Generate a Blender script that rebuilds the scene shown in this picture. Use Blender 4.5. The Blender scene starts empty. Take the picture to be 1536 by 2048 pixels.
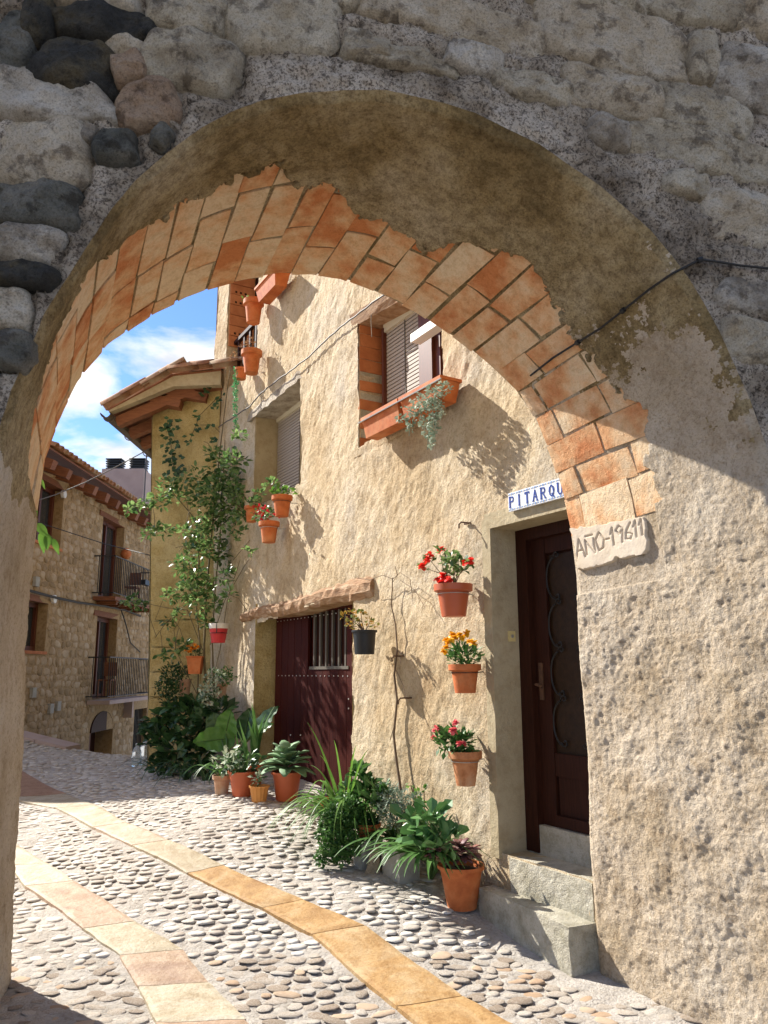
import bpy, math, random
import numpy as np
from mathutils import Vector, Matrix
from mathutils.bvhtree import BVHTree
random.seed(7); rng = np.random.default_rng(7)
sc = bpy.context.scene
COL = sc.collection
rad = math.radians

# ------------------------------------------------------------------ camera, sky, sun, exposure
F_PX, PITCH, ROLL, EYE = 1540.0, rad(11.6), rad(0.4), 1.6
cd = bpy.data.cameras.new('camera'); cam = bpy.data.objects.new('camera', cd); COL.objects.link(cam)
cd.sensor_fit = 'VERTICAL'; cd.sensor_height = 36; cd.lens = F_PX / 2048 * 36
cd.clip_start = 0.05; cd.clip_end = 500
_fw = Vector((0, math.cos(PITCH), math.sin(PITCH))); _up0 = Vector((0, -math.sin(PITCH), math.cos(PITCH))); _r0 = Vector((1, 0, 0))
_rt = _r0 * math.cos(ROLL) - _up0 * math.sin(ROLL); _up = _up0 * math.cos(ROLL) + _r0 * math.sin(ROLL)
CAM = Vector((0, 0, EYE))
cam.matrix_world = Matrix(((_rt.x, _up.x, -_fw.x, CAM.x), (_rt.y, _up.y, -_fw.y, CAM.y), (_rt.z, _up.z, -_fw.z, CAM.z), (0, 0, 0, 1)))
sc.camera = cam
SUN_EL, SUN_AZ = rad(37.5), rad(-35.5)          # direction in which the light travels
LDIR = Vector((math.cos(SUN_AZ) * math.cos(SUN_EL), math.sin(SUN_AZ) * math.cos(SUN_EL), -math.sin(SUN_EL)))
sl = bpy.data.lights.new('sun', 'SUN'); so = bpy.data.objects.new('sun', sl); COL.objects.link(so)
sl.energy = 5.0; sl.angle = rad(0.5); sl.color = (1.0, 0.95, 0.86)
so.rotation_euler = LDIR.to_track_quat('-Z', 'Y').to_euler(); so.location = (-8, 8, 12)
wd = bpy.data.worlds.new('World'); sc.world = wd; wd.use_nodes = True
def build_world():
    nt = wd.node_tree; N = nt.nodes; L = nt.links; N.clear()
    out = N.new('ShaderNodeOutputWorld'); bg = N.new('ShaderNodeBackground'); bg.inputs['Strength'].default_value = 0.15
    sky = N.new('ShaderNodeTexSky'); sky.sky_type = 'NISHITA'; sky.sun_disc = False
    sky.sun_elevation = SUN_EL; sky.sun_rotation = math.atan2(-LDIR.x, -LDIR.y)
    sky.air_density = 1.0; sky.dust_density = 0.2; sky.ozone_density = 1.4
    tc = N.new('ShaderNodeTexCoord'); sep = N.new('ShaderNodeSeparateXYZ'); L.new(tc.outputs['Generated'], sep.inputs[0])
    zz = N.new('ShaderNodeMath'); zz.operation = 'ADD'; zz.inputs[1].default_value = 0.35; L.new(sep.outputs['Z'], zz.inputs[0])
    zm = N.new('ShaderNodeMath'); zm.operation = 'MAXIMUM'; zm.inputs[1].default_value = 0.15; L.new(zz.outputs[0], zm.inputs[0])
    dx = N.new('ShaderNodeMath'); dx.operation = 'DIVIDE'; L.new(sep.outputs['X'], dx.inputs[0]); L.new(zm.outputs[0], dx.inputs[1])
    dy = N.new('ShaderNodeMath'); dy.operation = 'DIVIDE'; L.new(sep.outputs['Y'], dy.inputs[0]); L.new(zm.outputs[0], dy.inputs[1])
    cb = N.new('ShaderNodeCombineXYZ'); L.new(dx.outputs[0], cb.inputs[0]); L.new(dy.outputs[0], cb.inputs[1])
    n1 = N.new('ShaderNodeTexNoise'); n1.inputs['Scale'].default_value = 2.6; n1.inputs['Detail'].default_value = 9; n1.inputs['Roughness'].default_value = 0.55; n1.inputs['Distortion'].default_value = 0.35
    mp = N.new('ShaderNodeMapping'); mp.inputs['Location'].default_value = (1.55, 0.75, 0); mp.inputs['Scale'].default_value = (1.0, 1.3, 1)
    L.new(cb.outputs[0], mp.inputs[0]); L.new(mp.outputs[0], n1.inputs['Vector'])
    r1 = N.new('ShaderNodeValToRGB'); r1.color_ramp.elements[0].position = 0.50; r1.color_ramp.elements[1].position = 0.61
    L.new(n1.outputs['Fac'], r1.inputs[0])
    n2 = N.new('ShaderNodeTexNoise'); n2.inputs['Scale'].default_value = 7; n2.inputs['Detail'].default_value = 6
    L.new(mp.outputs[0], n2.inputs['Vector'])
    r2 = N.new('ShaderNodeValToRGB'); r2.color_ramp.elements[0].color = (2.5, 2.6, 2.8, 1); r2.color_ramp.elements[1].color = (4.2, 4.15, 4.05, 1)
    r2.color_ramp.elements[0].position = 0.3; r2.color_ramp.elements[1].position = 0.62
    L.new(n2.outputs['Fac'], r2.inputs[0])
    mx = N.new('ShaderNodeMix'); mx.data_type = 'RGBA'
    tint = N.new('ShaderNodeMix'); tint.data_type = 'RGBA'; tint.blend_type = 'MULTIPLY'; tint.inputs[0].default_value = 1; tint.inputs[7].default_value = (.36, .47, .68, 1); L.new(sky.outputs[0], tint.inputs[6])
    L.new(r1.outputs[0], mx.inputs[0]); L.new(tint.outputs[2], mx.inputs[6]); L.new(r2.outputs[0], mx.inputs[7])
    L.new(mx.outputs[2], bg.inputs[0]); L.new(bg.outputs[0], out.inputs[0])
build_world()
sc.view_settings.view_transform = 'Standard'; sc.view_settings.look = 'None'; sc.view_settings.gamma = 1; sc.view_settings.use_curve_mapping = False
sc.view_settings.exposure = 1.2
sc.render.engine = 'CYCLES'
sc.cycles.max_bounces = 8; sc.cycles.diffuse_bounces = 5; sc.cycles.use_denoising = True

# ------------------------------------------------------------------ places: the street's main planes
A2 = Vector((-.512, .859, 0)); N2 = Vector((-.859, -.512, 0)); W0 = Vector((1.27, 4.38, 0)); UP = Vector((0, 0, 1))
def W(t, h, o=0.0):                      # along the house wall, height, distance out from it
    return W0 + A2 * t + N2 * o + UP * h
def sight(px, py):
    return (_rt * (px - 768) + _up * (1024 - py) + _fw * F_PX)
def on_plane(px, py, p0, n):
    d = sight(px, py); p0 = Vector(p0); n = Vector(n)
    return CAM + d * ((p0 - CAM).dot(n) / d.dot(n))
def at_wall(px, py, o=0.0): return on_plane(px, py, W0 + N2 * o, N2)
def wt(px, py, o=0.0):
    p = at_wall(px, py, o); return (p - W0).dot(A2), p.z
def at_y(px, py, y): return on_plane(px, py, (0, y, 0), (0, 1, 0))
def at_z(px, py, z=0): return on_plane(px, py, (0, 0, z), (0, 0, 1))

# ------------------------------------------------------------------ numpy noise
def _hash(i, j, k, seed):
    h = (i.astype(np.int64) * 374761393 + j.astype(np.int64) * 668265263 + k.astype(np.int64) * 1274126177 + seed * 974711) & 0xffffffff
    h = ((h ^ (h >> 13)) * 1274126177) & 0xffffffff
    h = (h ^ (h >> 16)) & 0xffffffff
    return h / 4294967295.0
def vn(p, seed=0):
    f = np.floor(p); d = p - f; d = d * d * (3 - 2 * d); i, j, k = f[..., 0], f[..., 1], f[..., 2]
    r = 0
    for a in (0, 1):
        for b in (0, 1):
            for c in (0, 1):
                w = (d[..., 0] if a else 1 - d[..., 0]) * (d[..., 1] if b else 1 - d[..., 1]) * (d[..., 2] if c else 1 - d[..., 2])
                r = r + w * _hash(i + a, j + b, k + c, seed)
    return r
def fbm(p, scale=1, octaves=4, seed=0, gain=.5):
    s = 0; a = 1; t = 0; q = np.asarray(p, float) * scale
    for o in range(octaves):
        s = s + a * vn(q, seed + o); t += a; a *= gain; q = q * 2.03 + 11.7
    return s / t - .5

# ------------------------------------------------------------------ mesh building
class MB:
    def __init__(s): s.v = []; s.f = []
    def add(s, vs, fs):
        b = len(s.v); s.v.extend([tuple(x) for x in vs]); s.f.extend([tuple(i + b for i in f) for f in fs]); return s
    def box(s, c, size, ax=None, jit=0):
        ax = ax or (Vector((1, 0, 0)), Vector((0, 1, 0)), UP); c = Vector(c)
        vs = []
        for z in (-.5, .5):
            for x, y in ((-.5, -.5), (.5, -.5), (.5, .5), (-.5, .5)):
                p = c + ax[0] * (x * size[0]) + ax[1] * (y * size[1]) + ax[2] * (z * size[2])
                if jit: p += Vector((random.uniform(-jit, jit), random.uniform(-jit, jit), random.uniform(-jit, jit)))
                vs.append(p)
        return s.add(vs, [(3, 2, 1, 0), (4, 5, 6, 7), (0, 1, 5, 4), (1, 2, 6, 5), (2, 3, 7, 6), (3, 0, 4, 7)])
    def hexa(s, lo, hi):                   # two quads of matching corners
        return s.add(list(lo) + list(hi), [(3, 2, 1, 0), (4, 5, 6, 7), (0, 1, 5, 4), (1, 2, 6, 5), (2, 3, 7, 6), (3, 0, 4, 7)])
    def tube(s, pts, r, n=6, caps=True):
        pts = [Vector(p) for p in pts]; m = len(pts); rs = r if isinstance(r, (list, tuple)) else [r] * m
        base = len(s.v); ref = None
        for i, p in enumerate(pts):
            d = (pts[min(i + 1, m - 1)] - pts[max(i - 1, 0)])
            d = d.normalized() if d.length > 1e-9 else UP.copy()
            if ref is None: ref = Vector((0, 0, 1)) if abs(d.z) < .9 else Vector((1, 0, 0))
            u = (ref - d * ref.dot(d)).normalized(); ref = u; w = d.cross(u)
            for k in range(n):
                a = 2 * math.pi * k / n; s.v.append(tuple(p + (u * math.cos(a) + w * math.sin(a)) * rs[i]))
        for i in range(m - 1):
            for k in range(n):
                k2 = (k + 1) % n; s.f.append((base + i * n + k, base + i * n + k2, base + (i + 1) * n + k2, base + (i + 1) * n + k))
        if caps:
            s.f.append(tuple(base + k for k in range(n))[::-1]); s.f.append(tuple(base + (m - 1) * n + k for k in range(n)))
        return s
    def lathe(s, prof, n=24, c=(0, 0, 0), flute=0):
        base = len(s.v)
        for i, (r, z) in enumerate(prof):
            for k in range(n):
                a = 2 * math.pi * k / n; rr = r * (1 + (flute * math.cos(a * n / 3) if flute else 0))
                s.v.append((c[0] + rr * math.cos(a), c[1] + rr * math.sin(a), c[2] + z))
        for i in range(len(prof) - 1):
            for k in range(n):
                k2 = (k + 1) % n; s.f.append((base + i * n + k, base + i * n + k2, base + (i + 1) * n + k2, base + (i + 1) * n + k))
        return s
    def leaf(s, b, d, up, ln, wd, curl=.3, seg=3, fold=.18, tip=.05, belly=.45):
        b = Vector(b); d = Vector(d).normalized(); up = Vector(up); side = d.cross(up)
        side = side.normalized() if side.length > 1e-6 else d.cross(Vector((1, .3, 0))).normalized(); up = side.cross(d).normalized()
        base = len(s.v); p = b.copy()
        for i in range(seg + 1):
            f = i / seg; ang = -curl * f * 1.6
            dd = d * math.cos(ang) + up * math.sin(ang); uu = up * math.cos(ang) - d * math.sin(ang)
            w = wd * .5 * (math.sin(math.pi * min(1, f ** (math.log(.5) / math.log(belly)))) * .95 + tip) if 0 < f < 1 else wd * .5 * (tip + .02)
            s.v += [tuple(p - side * w + uu * w * fold), tuple(p), tuple(p + side * w + uu * w * fold)]
            p = p + dd * (ln / seg)
        for i in range(seg):
            a = base + i * 3; s.f += [(a, a + 1, a + 4, a + 3), (a + 1, a + 2, a + 5, a + 4)]
        return s
    def blob(s, c, r, n=8, m=5, jit=.15):
        c = Vector(c); base = len(s.v)
        for i in range(m + 1):
            th = math.pi * i / m
            for k in range(n):
                a = 2 * math.pi * k / n; q = 1 + random.uniform(-jit, jit)
                s.v.append((c.x + r[0] * q * math.sin(th) * math.cos(a), c.y + r[1] * q * math.sin(th) * math.sin(a), c.z + r[2] * q * math.cos(th)))
        for i in range(m):
            for k in range(n):
                k2 = (k + 1) % n; s.f.append((base + i * n + k, base + (i + 1) * n + k, base + (i + 1) * n + k2, base + i * n + k2))
        return s
    def mesh(s, name, smooth=False):
        me = bpy.data.meshes.new(name); me.from_pydata(s.v, [], s.f); me.update()
        if smooth: me.polygons.foreach_set('use_smooth', [True] * len(me.polygons))
        return me
def np_mesh(name, verts, faces, smooth=True):
    """faces: (n,4) array"""
    me = bpy.data.meshes.new(name); verts = np.asarray(verts, dtype=np.float32).reshape(-1, 3); faces = np.asarray(faces, dtype=np.int32)
    k = faces.shape[1]
    me.vertices.add(len(verts)); me.vertices.foreach_set('co', verts.ravel())
    me.loops.add(faces.size); me.loops.foreach_set('vertex_index', faces.ravel())
    me.polygons.add(len(faces)); me.polygons.foreach_set('loop_start', np.arange(0, faces.size, k, dtype=np.int32))
    try: me.polygons.foreach_set('loop_total', np.full(len(faces), k, dtype=np.int32))
    except Exception: pass
    me.update(calc_edges=True); me.validate()
    if smooth: me.polygons.foreach_set('use_smooth', np.ones(len(faces), dtype=bool))
    return me
def grid_faces(n, m, keep=None, flip=False):
    i, j = np.meshgrid(np.arange(n - 1), np.arange(m - 1), indexing='ij'); a = i * m + j
    f = np.stack([a, a + m, a + m + 1, a + 1], -1)
    if flip: f = f[..., ::-1]
    f = f.reshape(-1, 4)
    if keep is not None: f = f[keep.reshape(-1)]
    return f

# ------------------------------------------------------------------ objects
def props(o, label=None, cat=None, group=None, kind=None):
    if label: o['label'] = label
    if cat: o['category'] = cat
    if group: o['group'] = group
    if kind: o['kind'] = kind
    return o
def thing(name, label, cat, loc=(0, 0, 0), group=None, rz=0):
    o = bpy.data.objects.new(name, None); COL.objects.link(o); o.location = loc; o.rotation_euler = (0, 0, rz); o.empty_display_size = .1
    return props(o, label, cat, group)
def obj(name, me, mat, parent=None, world=False, smooth=False, label=None, kind=None, loc=None):
    """one mesh object; world=True: the mesh is in world coordinates and the parent is an unrotated empty"""
    if isinstance(me, MB): me = me.mesh(name, smooth)
    if mat is not None and not me.materials: me.materials.append(mat)
    o = bpy.data.objects.new(name, me); COL.objects.link(o)
    if parent is not None:
        o.parent = parent
        if world:
            p = parent; off = Vector((0, 0, 0))
            while p is not None: off += p.location; p = p.parent
            o.location = -off
    if loc is not None: o.location = loc
    if label: o['label'] = label
    if kind: o['kind'] = kind
    return o
def copy_tree(o, parent=None):
    c = o.copy(); COL.objects.link(c)
    if parent is not None: c.parent = parent
    for ch in list(o.children): copy_tree(ch, c)
    return c

# ------------------------------------------------------------------ materials
def mat(name, cols, scale=5, detail=6, rough=.85, bumps=(), stops=None, spec=.3, metal=0, rnd=0, aniso=None, dist=0, sub=None, cols2=None, scale2=40, mix2=.4, stops2=None, cols3=None, scale3=90, mix3=.5, stops3=None, island=0, trans=0, randpos=True):
    m = bpy.data.materials.new(name); m.use_nodes = True; nt = m.node_tree; N = nt.nodes; L = nt.links
    b = N['Principled BSDF']; b.inputs['Roughness'].default_value = rough; b.inputs['Metallic'].default_value = metal
    b.inputs['Specular IOR Level'].default_value = spec
    tc = N.new('ShaderNodeTexCoord'); vec = tc.outputs['Object']
    oi = N.new('ShaderNodeObjectInfo')
    if rnd and randpos:
        ml = N.new('ShaderNodeMath'); ml.operation = 'MULTIPLY'; ml.inputs[1].default_value = 37; L.new(oi.outputs['Random'], ml.inputs[0])
        ad = N.new('ShaderNodeVectorMath'); ad.operation = 'ADD'; L.new(vec, ad.inputs[0]); L.new(ml.outputs[0], ad.inputs[1]); vec = ad.outputs[0]
    if aniso:
        mp = N.new('ShaderNodeMapping'); mp.inputs['Scale'].default_value = aniso; L.new(vec, mp.inputs[0]); vec_n = mp.outputs[0]
    else: vec_n = vec
    def noise(sc_, det, v, d=0, r=.6):
        n = N.new('ShaderNodeTexNoise'); n.inputs['Scale'].default_value = sc_; n.inputs['Detail'].default_value = det; n.inputs['Distortion'].default_value = d; n.inputs['Roughness'].default_value = r
        L.new(v, n.inputs['Vector']); return n.outputs['Fac']
    def ramp(fac, cs, st=None):
        r = N.new('ShaderNodeValToRGB'); e = r.color_ramp.elements
        st = st or ([.5] if len(cs) == 1 else [.3 + .4 * i / (len(cs) - 1) for i in range(len(cs))])
        while len(e) < len(cs): e.new(.5)
        for i, c in enumerate(cs): e[i].position = st[i]; e[i].color = (*c, 1)
        L.new(fac, r.inputs[0]); return r.outputs[0]
    fac = noise(scale, detail, vec_n, dist)
    if rnd or island:
        if island:
            g = N.new('ShaderNodeNewGeometry'); src = g.outputs['Random Per Island']; amt = island
        else: src = oi.outputs['Random']; amt = rnd
        mr = N.new('ShaderNodeMath'); mr.operation = 'MULTIPLY_ADD'; mr.inputs[1].default_value = amt; mr.inputs[2].default_value = -amt / 2; L.new(src, mr.inputs[0])
        a2 = N.new('ShaderNodeMath'); a2.operation = 'ADD'; L.new(fac, a2.inputs[0]); L.new(mr.outputs[0], a2.inputs[1]); fac = a2.outputs[0]
    if len(cols) > 1: c = ramp(fac, cols, stops)
    else:
        c = N.new('ShaderNodeRGB').outputs[0]; c.default_value = (*cols[0], 1)
    if cols2:
        f2 = noise(scale2, 5, vec, 0, .7); c2 = ramp(f2, cols2, stops2)
        mx = N.new('ShaderNodeMix'); mx.data_type = 'RGBA'; mx.blend_type = 'MULTIPLY'; mx.inputs[0].default_value = mix2
        L.new(c, mx.inputs[6]); L.new(c2, mx.inputs[7]); c = mx.outputs[2]
    if cols3:
        f3 = noise(scale3, 5, vec, 0, .75); c3 = ramp(f3, cols3, stops3)
        mx = N.new('ShaderNodeMix'); mx.data_type = 'RGBA'; mx.blend_type = 'MULTIPLY'; mx.inputs[0].default_value = mix3
        L.new(c, mx.inputs[6]); L.new(c3, mx.inputs[7]); c = mx.outputs[2]
    L.new(c, b.inputs['Base Color'])
    prev = None
    for bs, bd, *rest in bumps:
        st = rest[0] if rest else 1.0
        v = vec_n if (len(rest) > 1 and rest[1]) else vec
        f = noise(bs, 6, v, 0, .65); bn = N.new('ShaderNodeBump'); bn.inputs['Distance'].default_value = bd; bn.inputs['Strength'].default_value = st
        L.new(f, bn.inputs['Height'])
        if prev: L.new(prev, bn.inputs['Normal'])
        prev = bn.outputs['Normal']
    if prev: L.new(prev, b.inputs['Normal'])
    if trans:
        out = N['Material Output']; tl = N.new('ShaderNodeBsdfTranslucent'); L.new(c, tl.inputs['Color']); ms = N.new('ShaderNodeMixShader'); ms.inputs[0].default_value = trans
        L.new(b.outputs[0], ms.inputs[1]); L.new(tl.outputs[0], ms.inputs[2]); L.new(ms.outputs[0], out.inputs[0])
    return m
M = {}
M['render_wall'] = mat('house_render', [(.44, .31, .17), (.57, .44, .27), (.64, .53, .37), (.58, .51, .41)], .9, 10, .95, [(16, .03, .9), (55, .016, 1.0), (150, .006, 1.0)], cols2=[(.6, .52, .42), (1, 1, 1)], stops2=[.36, .54], scale2=9, mix2=.55, cols3=[(.55, .47, .36), (1, 1, 1)], stops3=[.36, .50], scale3=45, mix3=.6)
M['smooth_render'] = mat('door_surround_render', [(.35, .285, .175), (.46, .385, .25)], 2.5, 8, .9, [(30, .010, .8), (110, .004, .8)], cols2=[(.7, .64, .55), (1, 1, 1)], stops2=[.36, .54], scale2=11, mix2=.5)
M['ochre_render'] = mat('ochre_render', [(.34, .25, .09), (.50, .39, .17), (.57, .47, .25)], 1.6, 9, .95, [(22, .03, .9), (70, .014, 1.0)], cols2=[(.7, .64, .5), (1, 1, 1)], stops2=[.36, .54], scale2=8, mix2=.6, cols3=[(.6, .52, .4), (1, 1, 1)], stops3=[.36, .5], scale3=45, mix3=.6)
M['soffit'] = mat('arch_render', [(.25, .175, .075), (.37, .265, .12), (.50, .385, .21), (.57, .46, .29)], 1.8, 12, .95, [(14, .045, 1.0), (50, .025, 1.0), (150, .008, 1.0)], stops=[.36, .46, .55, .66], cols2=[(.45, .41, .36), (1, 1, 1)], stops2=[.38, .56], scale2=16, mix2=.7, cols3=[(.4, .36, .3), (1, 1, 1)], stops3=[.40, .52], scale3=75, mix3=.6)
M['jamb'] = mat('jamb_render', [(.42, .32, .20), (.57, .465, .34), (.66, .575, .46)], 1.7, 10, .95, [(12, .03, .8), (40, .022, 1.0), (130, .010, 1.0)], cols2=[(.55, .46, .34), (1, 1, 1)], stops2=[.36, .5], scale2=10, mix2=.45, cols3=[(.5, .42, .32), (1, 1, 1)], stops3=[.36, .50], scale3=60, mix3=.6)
M['mortar'] = mat('old_mortar', [(.24, .185, .13), (.47, .385, .29), (.64, .54, .425), (.71, .61, .49)], 2.2, 14, .95, [(28, .04, 1.0), (80, .022, 1.0), (200, .008, 1.0)], stops=[.36, .47, .56, .68], cols2=[(.14, .12, .105), (.75, .72, .7), (1, 1, 1)], stops2=[.37, .43, .50], scale2=20, mix2=.8, cols3=[(.16, .13, .11), (1, 1, 1)], stops3=[.42, .50], scale3=75, mix3=.8)
def stone_mat(name, cols): return mat(name, cols, 5, 12, .92, [(14, .04, 1.0), (45, .03, 1.0), (130, .012, 1.0)], rnd=.16, cols2=[(.22, .19, .17), (1, 1, 1)], stops2=[.38, .48], scale2=9, mix2=.7, cols3=[(.3, .27, .24), (1, 1, 1)], stops3=[.36, .52], scale3=110, mix3=.6)
M['st_grey'] = stone_mat('grey_stone', [(.35, .28, .19), (.54, .455, .33), (.66, .575, .44)])
M['st_tan'] = stone_mat('tan_stone', [(.40, .31, .20), (.58, .475, .34), (.68, .59, .46)])
M['st_dark'] = stone_mat('dark_stone', [(.025, .024, .022), (.06, .055, .045), (.15, .115, .06)])
M['st_green'] = stone_mat('mossy_stone', [(.09, .088, .072), (.17, .16, .13), (.27, .245, .20)])
M['st_pink'] = stone_mat('pink_stone', [(.33, .21, .13), (.42, .29, .19), (.5, .38, .27)])
M['st_lichen'] = stone_mat('lichen_stone', [(.24, .195, .145), (.51, .44, .35), (.68, .61, .51)])
M['brick'] = mat('arch_brick', [(.60, .22, .075), (.71, .375, .175), (.77, .51, .29), (.78, .60, .39)], 4.5, 7, .85, [(35, .012, .9), (140, .005, .9)], stops=[.30, .42, .52, .64], rnd=.28, cols2=[(.75, .66, .55), (1, 1, 1)], stops2=[.36, .52], scale2=16, mix2=.6, cols3=[(.8, .72, .6), (1, 1, 1)], stops3=[.38, .5], scale3=70, mix3=.5)
M['brick_far'] = mat('red_brick', [(.38, .13, .05), (.52, .2, .08)], 8, 4, .9, [(50, .004, .8)], rnd=.3)
M['cobble'] = mat('cobble_stone', [(.30, .235, .175), (.46, .40, .33), (.55, .51, .45)], 9, 8, .75, [(50, .006, .9)], rnd=.5, stops=[.25, .5, .75], cols2=[(.7, .62, .54), (1, 1, 1)], stops2=[.36, .56], scale2=18, mix2=.7)
M['cobble_warm'] = mat('warm_cobble', [(.40, .27, .17), (.48, .36, .25)], 9, 6, .75, [(60, .004, .8)], rnd=.5)
M['cobble_many'] = mat('cobble_field', [(.32, .27, .22), (.46, .42, .36), (.55, .52, .47)], 9, 6, .75, [(60, .005, .8)], island=.5, stops=[.25, .5, .75])
M['street'] = mat('street_mortar', [(.34, .305, .26), (.46, .42, .37), (.52, .48, .43)], 4, 10, .95, [(24, .022, 1.0), (80, .010, 1.0)], cols2=[(.62, .56, .48), (1, 1, 1)], stops2=[.36, .52], scale2=55, mix2=.6)
def slab(name, cols): return mat(name, cols, 3, 9, .6, [(12, .010, .8), (60, .004, .9)], rnd=.15, dist=1.2, cols2=[(.7, .62, .52), (1, 1, 1)], stops2=[.36, .54], scale2=10, mix2=.7, cols3=[(.72, .66, .58), (1, 1, 1)], stops3=[.38, .52], scale3=60, mix3=.7, spec=.25)
M['sl_ochre'] = slab('ochre_slab', [(.30, .17, .07), (.42, .26, .11), (.48, .35, .20)])
M['sl_pale'] = slab('pale_slab', [(.34, .28, .185), (.43, .37, .265), (.47, .43, .34)])
M['sl_pink'] = slab('pink_slab', [(.31, .21, .15), (.41, .30, .21), (.46, .37, .28)])
M['sl_brown'] = slab('brown_slab', [(.27, .15, .09), (.36, .22, .14)])
M['concrete'] = mat('step_concrete', [(.34, .315, .24), (.49, .455, .365), (.56, .53, .44)], 3.5, 10, .9, [(30, .014, .9), (120, .006, .9)], cols2=[(.6, .58, .5), (1, 1, 1)], stops2=[.36, .54], scale2=12, mix2=.6, cols3=[(.6, .56, .48), (1, 1, 1)], stops3=[.36, .5], scale3=70, mix3=.5)
M['terracotta'] = mat('terracotta', [(.42, .10, .025), (.50, .145, .042), (.53, .20, .075)], 7, 5, .75, [(90, .001, .6)], rnd=.22, cols2=[(.72, .66, .6), (1, 1, 1)], stops2=[.38, .55], scale2=9, mix2=.7)
M['terra_red'] = mat('red_plastic_pot', [(.40, .085, .03), (.46, .11, .04)], 6, 3, .45, rnd=.1, spec=.4)
M['terra_worn'] = mat('worn_terracotta', [(.40, .14, .05), (.48, .21, .09), (.50, .30, .17)], 8, 7, .85, [(60, .002, .7)], cols2=[(.6, .5, .42), (1, 1, 1)], stops2=[.38, .5], scale2=14, mix2=.6)
M['terra_old'] = mat('weathered_terracotta', [(.36, .17, .09), (.44, .27, .17), (.42, .34, .26)], 9, 7, .9, [(60, .002, .7)])
M['terra_yellow'] = mat('ribbed_yellow_pot', [(.56, .24, .06), (.6, .28, .08)], 6, 3, .6)
M['pot_black'] = mat('black_plastic', [(.022, .024, .027)], 5, 2, .45)
M['pot_red'] = mat('red_painted_pot', [(.42, .02, .025), (.5, .04, .04)], 12, 4, .5)
M['pot_white'] = mat('white_painted_band', [(.6, .55, .48), (.72, .68, .6)], 30, 4, .6)
M['soil'] = mat('potting_soil', [(.03, .02, .012), (.07, .045, .025)], 40, 4, 1, [(60, .01, 1)])
M['wood_dark'] = mat('dark_door_wood', [(.022, .007, .004), (.042, .013, .007)], 12, 5, .6, [(60, .002, .6, True)], aniso=(6, 6, .5), spec=.12)
M['wood_red'] = mat('red_brown_planks', [(.030, .0045, .003), (.055, .009, .005)], 10, 6, .6, [(50, .003, .7, True)], aniso=(8, 8, .5), rnd=.25, spec=.08)
M['wood_frame'] = mat('window_frame_wood', [(.08, .022, .012), (.12, .036, .018)], 10, 5, .5, aniso=(8, 8, .5))
M['wood_beam'] = mat('weathered_beam', [(.20, .10, .045), (.36, .21, .11), (.50, .36, .24)], 6, 8, .85, [(16, .02, .9, True), (70, .006, .8, True)], aniso=(1, 1, 5), dist=.6)
M['wood_rafter'] = mat('rafter_wood', [(.15, .055, .025), (.24, .095, .042)], 8, 5, .75, [(40, .003, .7, True)], aniso=(1, 1, 5), rnd=.2)
M['lintel_stone'] = mat('rough_grey_lintel', [(.25, .20, .15), (.45, .385, .30), (.60, .54, .45)], 7, 8, .95, [(15, .03, 1), (60, .01, 1)])
M['shutter'] = mat('grey_shutter', [(.36, .31, .26)], 5, 2, .6)
M['shutter_box'] = mat('cream_shutter_box', [(.55, .50, .38)], 5, 2, .6)
M['white'] = mat('white_paint', [(.72, .72, .70)], 5, 2, .5)
M['glass'] = mat('dark_glass', [(.03, .035, .035)], 5, 2, .08, spec=.6)
M['glass_amber'] = mat('amber_door_glass', [(.02, .010, .004), (.035, .017, .007)], 25, 3, .5, [(70, .003, .6)], spec=.15)
M['curtain'] = mat('pale_blue_curtain', [(.38, .44, .56), (.6, .65, .72)], 12, 2, .8)
M['iron'] = mat('black_iron', [(.012, .012, .012)], 5, 2, .5, spec=.4)
M['rust'] = mat('rusty_iron', [(.06, .03, .018), (.12, .06, .03)], 20, 3, .8)
M['grille'] = mat('grey_brown_grille', [(.10, .085, .065)], 5, 2, .6)
M['wire'] = mat('cable_black', [(.02, .018, .016)], 5, 2, .6)
M['wire_grey'] = mat('cable_grey', [(.11, .10, .095)], 5, 2, .6)
M['steel'] = mat('galvanised_wire', [(.45, .43, .40)], 5, 2, .4, metal=.6)
M['stud'] = mat('pale_studs', [(.6, .56, .52)], 5, 2, .4, metal=.3)
M['tile_roof'] = mat('roof_tile_clay', [(.22, .10, .055), (.36, .19, .10), (.40, .30, .20)], 6, 6, .9, [(40, .006, .8)], rnd=.35)
M['tile_roof_s'] = mat('roof_tile_clay_field', [(.22, .10, .055), (.36, .19, .10), (.40, .30, .20)], 6, 6, .9, [(40, .006, .8)], island=.35)
M['gutter'] = mat('dark_gutter', [(.07, .055, .045), (.12, .09, .07)], 8, 3, .6)
M['far_wall'] = mat('far_mortar', [(.29, .195, .095), (.40, .28, .15)], 3, 8, .95, [(25, .02, .8)], cols2=[(.6, .55, .45), (1, 1, 1)], stops2=[.36, .54], scale2=12, mix2=.6)
M['far_stone'] = mat('far_rubble', [(.26, .18, .09), (.38, .27, .15), (.50, .40, .27)], 4, 6, .9, [(30, .012, .8)], rnd=.4, stops=[.3, .5, .8], cols2=[(.6, .5, .4), (1, 1, 1)], scale2=15)
M['far_stone_s'] = mat('far_rubble_field', [(.26, .18, .09), (.38, .27, .15), (.50, .40, .27)], 4, 6, .9, [(30, .012, .8)], island=.4, stops=[.3, .5, .8], cols2=[(.6, .5, .4), (1, 1, 1)], scale2=15)
M['pink_render'] = mat('pink_grey_render', [(.34, .26, .23), (.42, .33, .29)], 2, 6, .9, [(30, .005, .6)])
M['tile_white'] = mat('white_glaze', [(.72, .73, .74)], 8, 3, .25, spec=.5)
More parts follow.
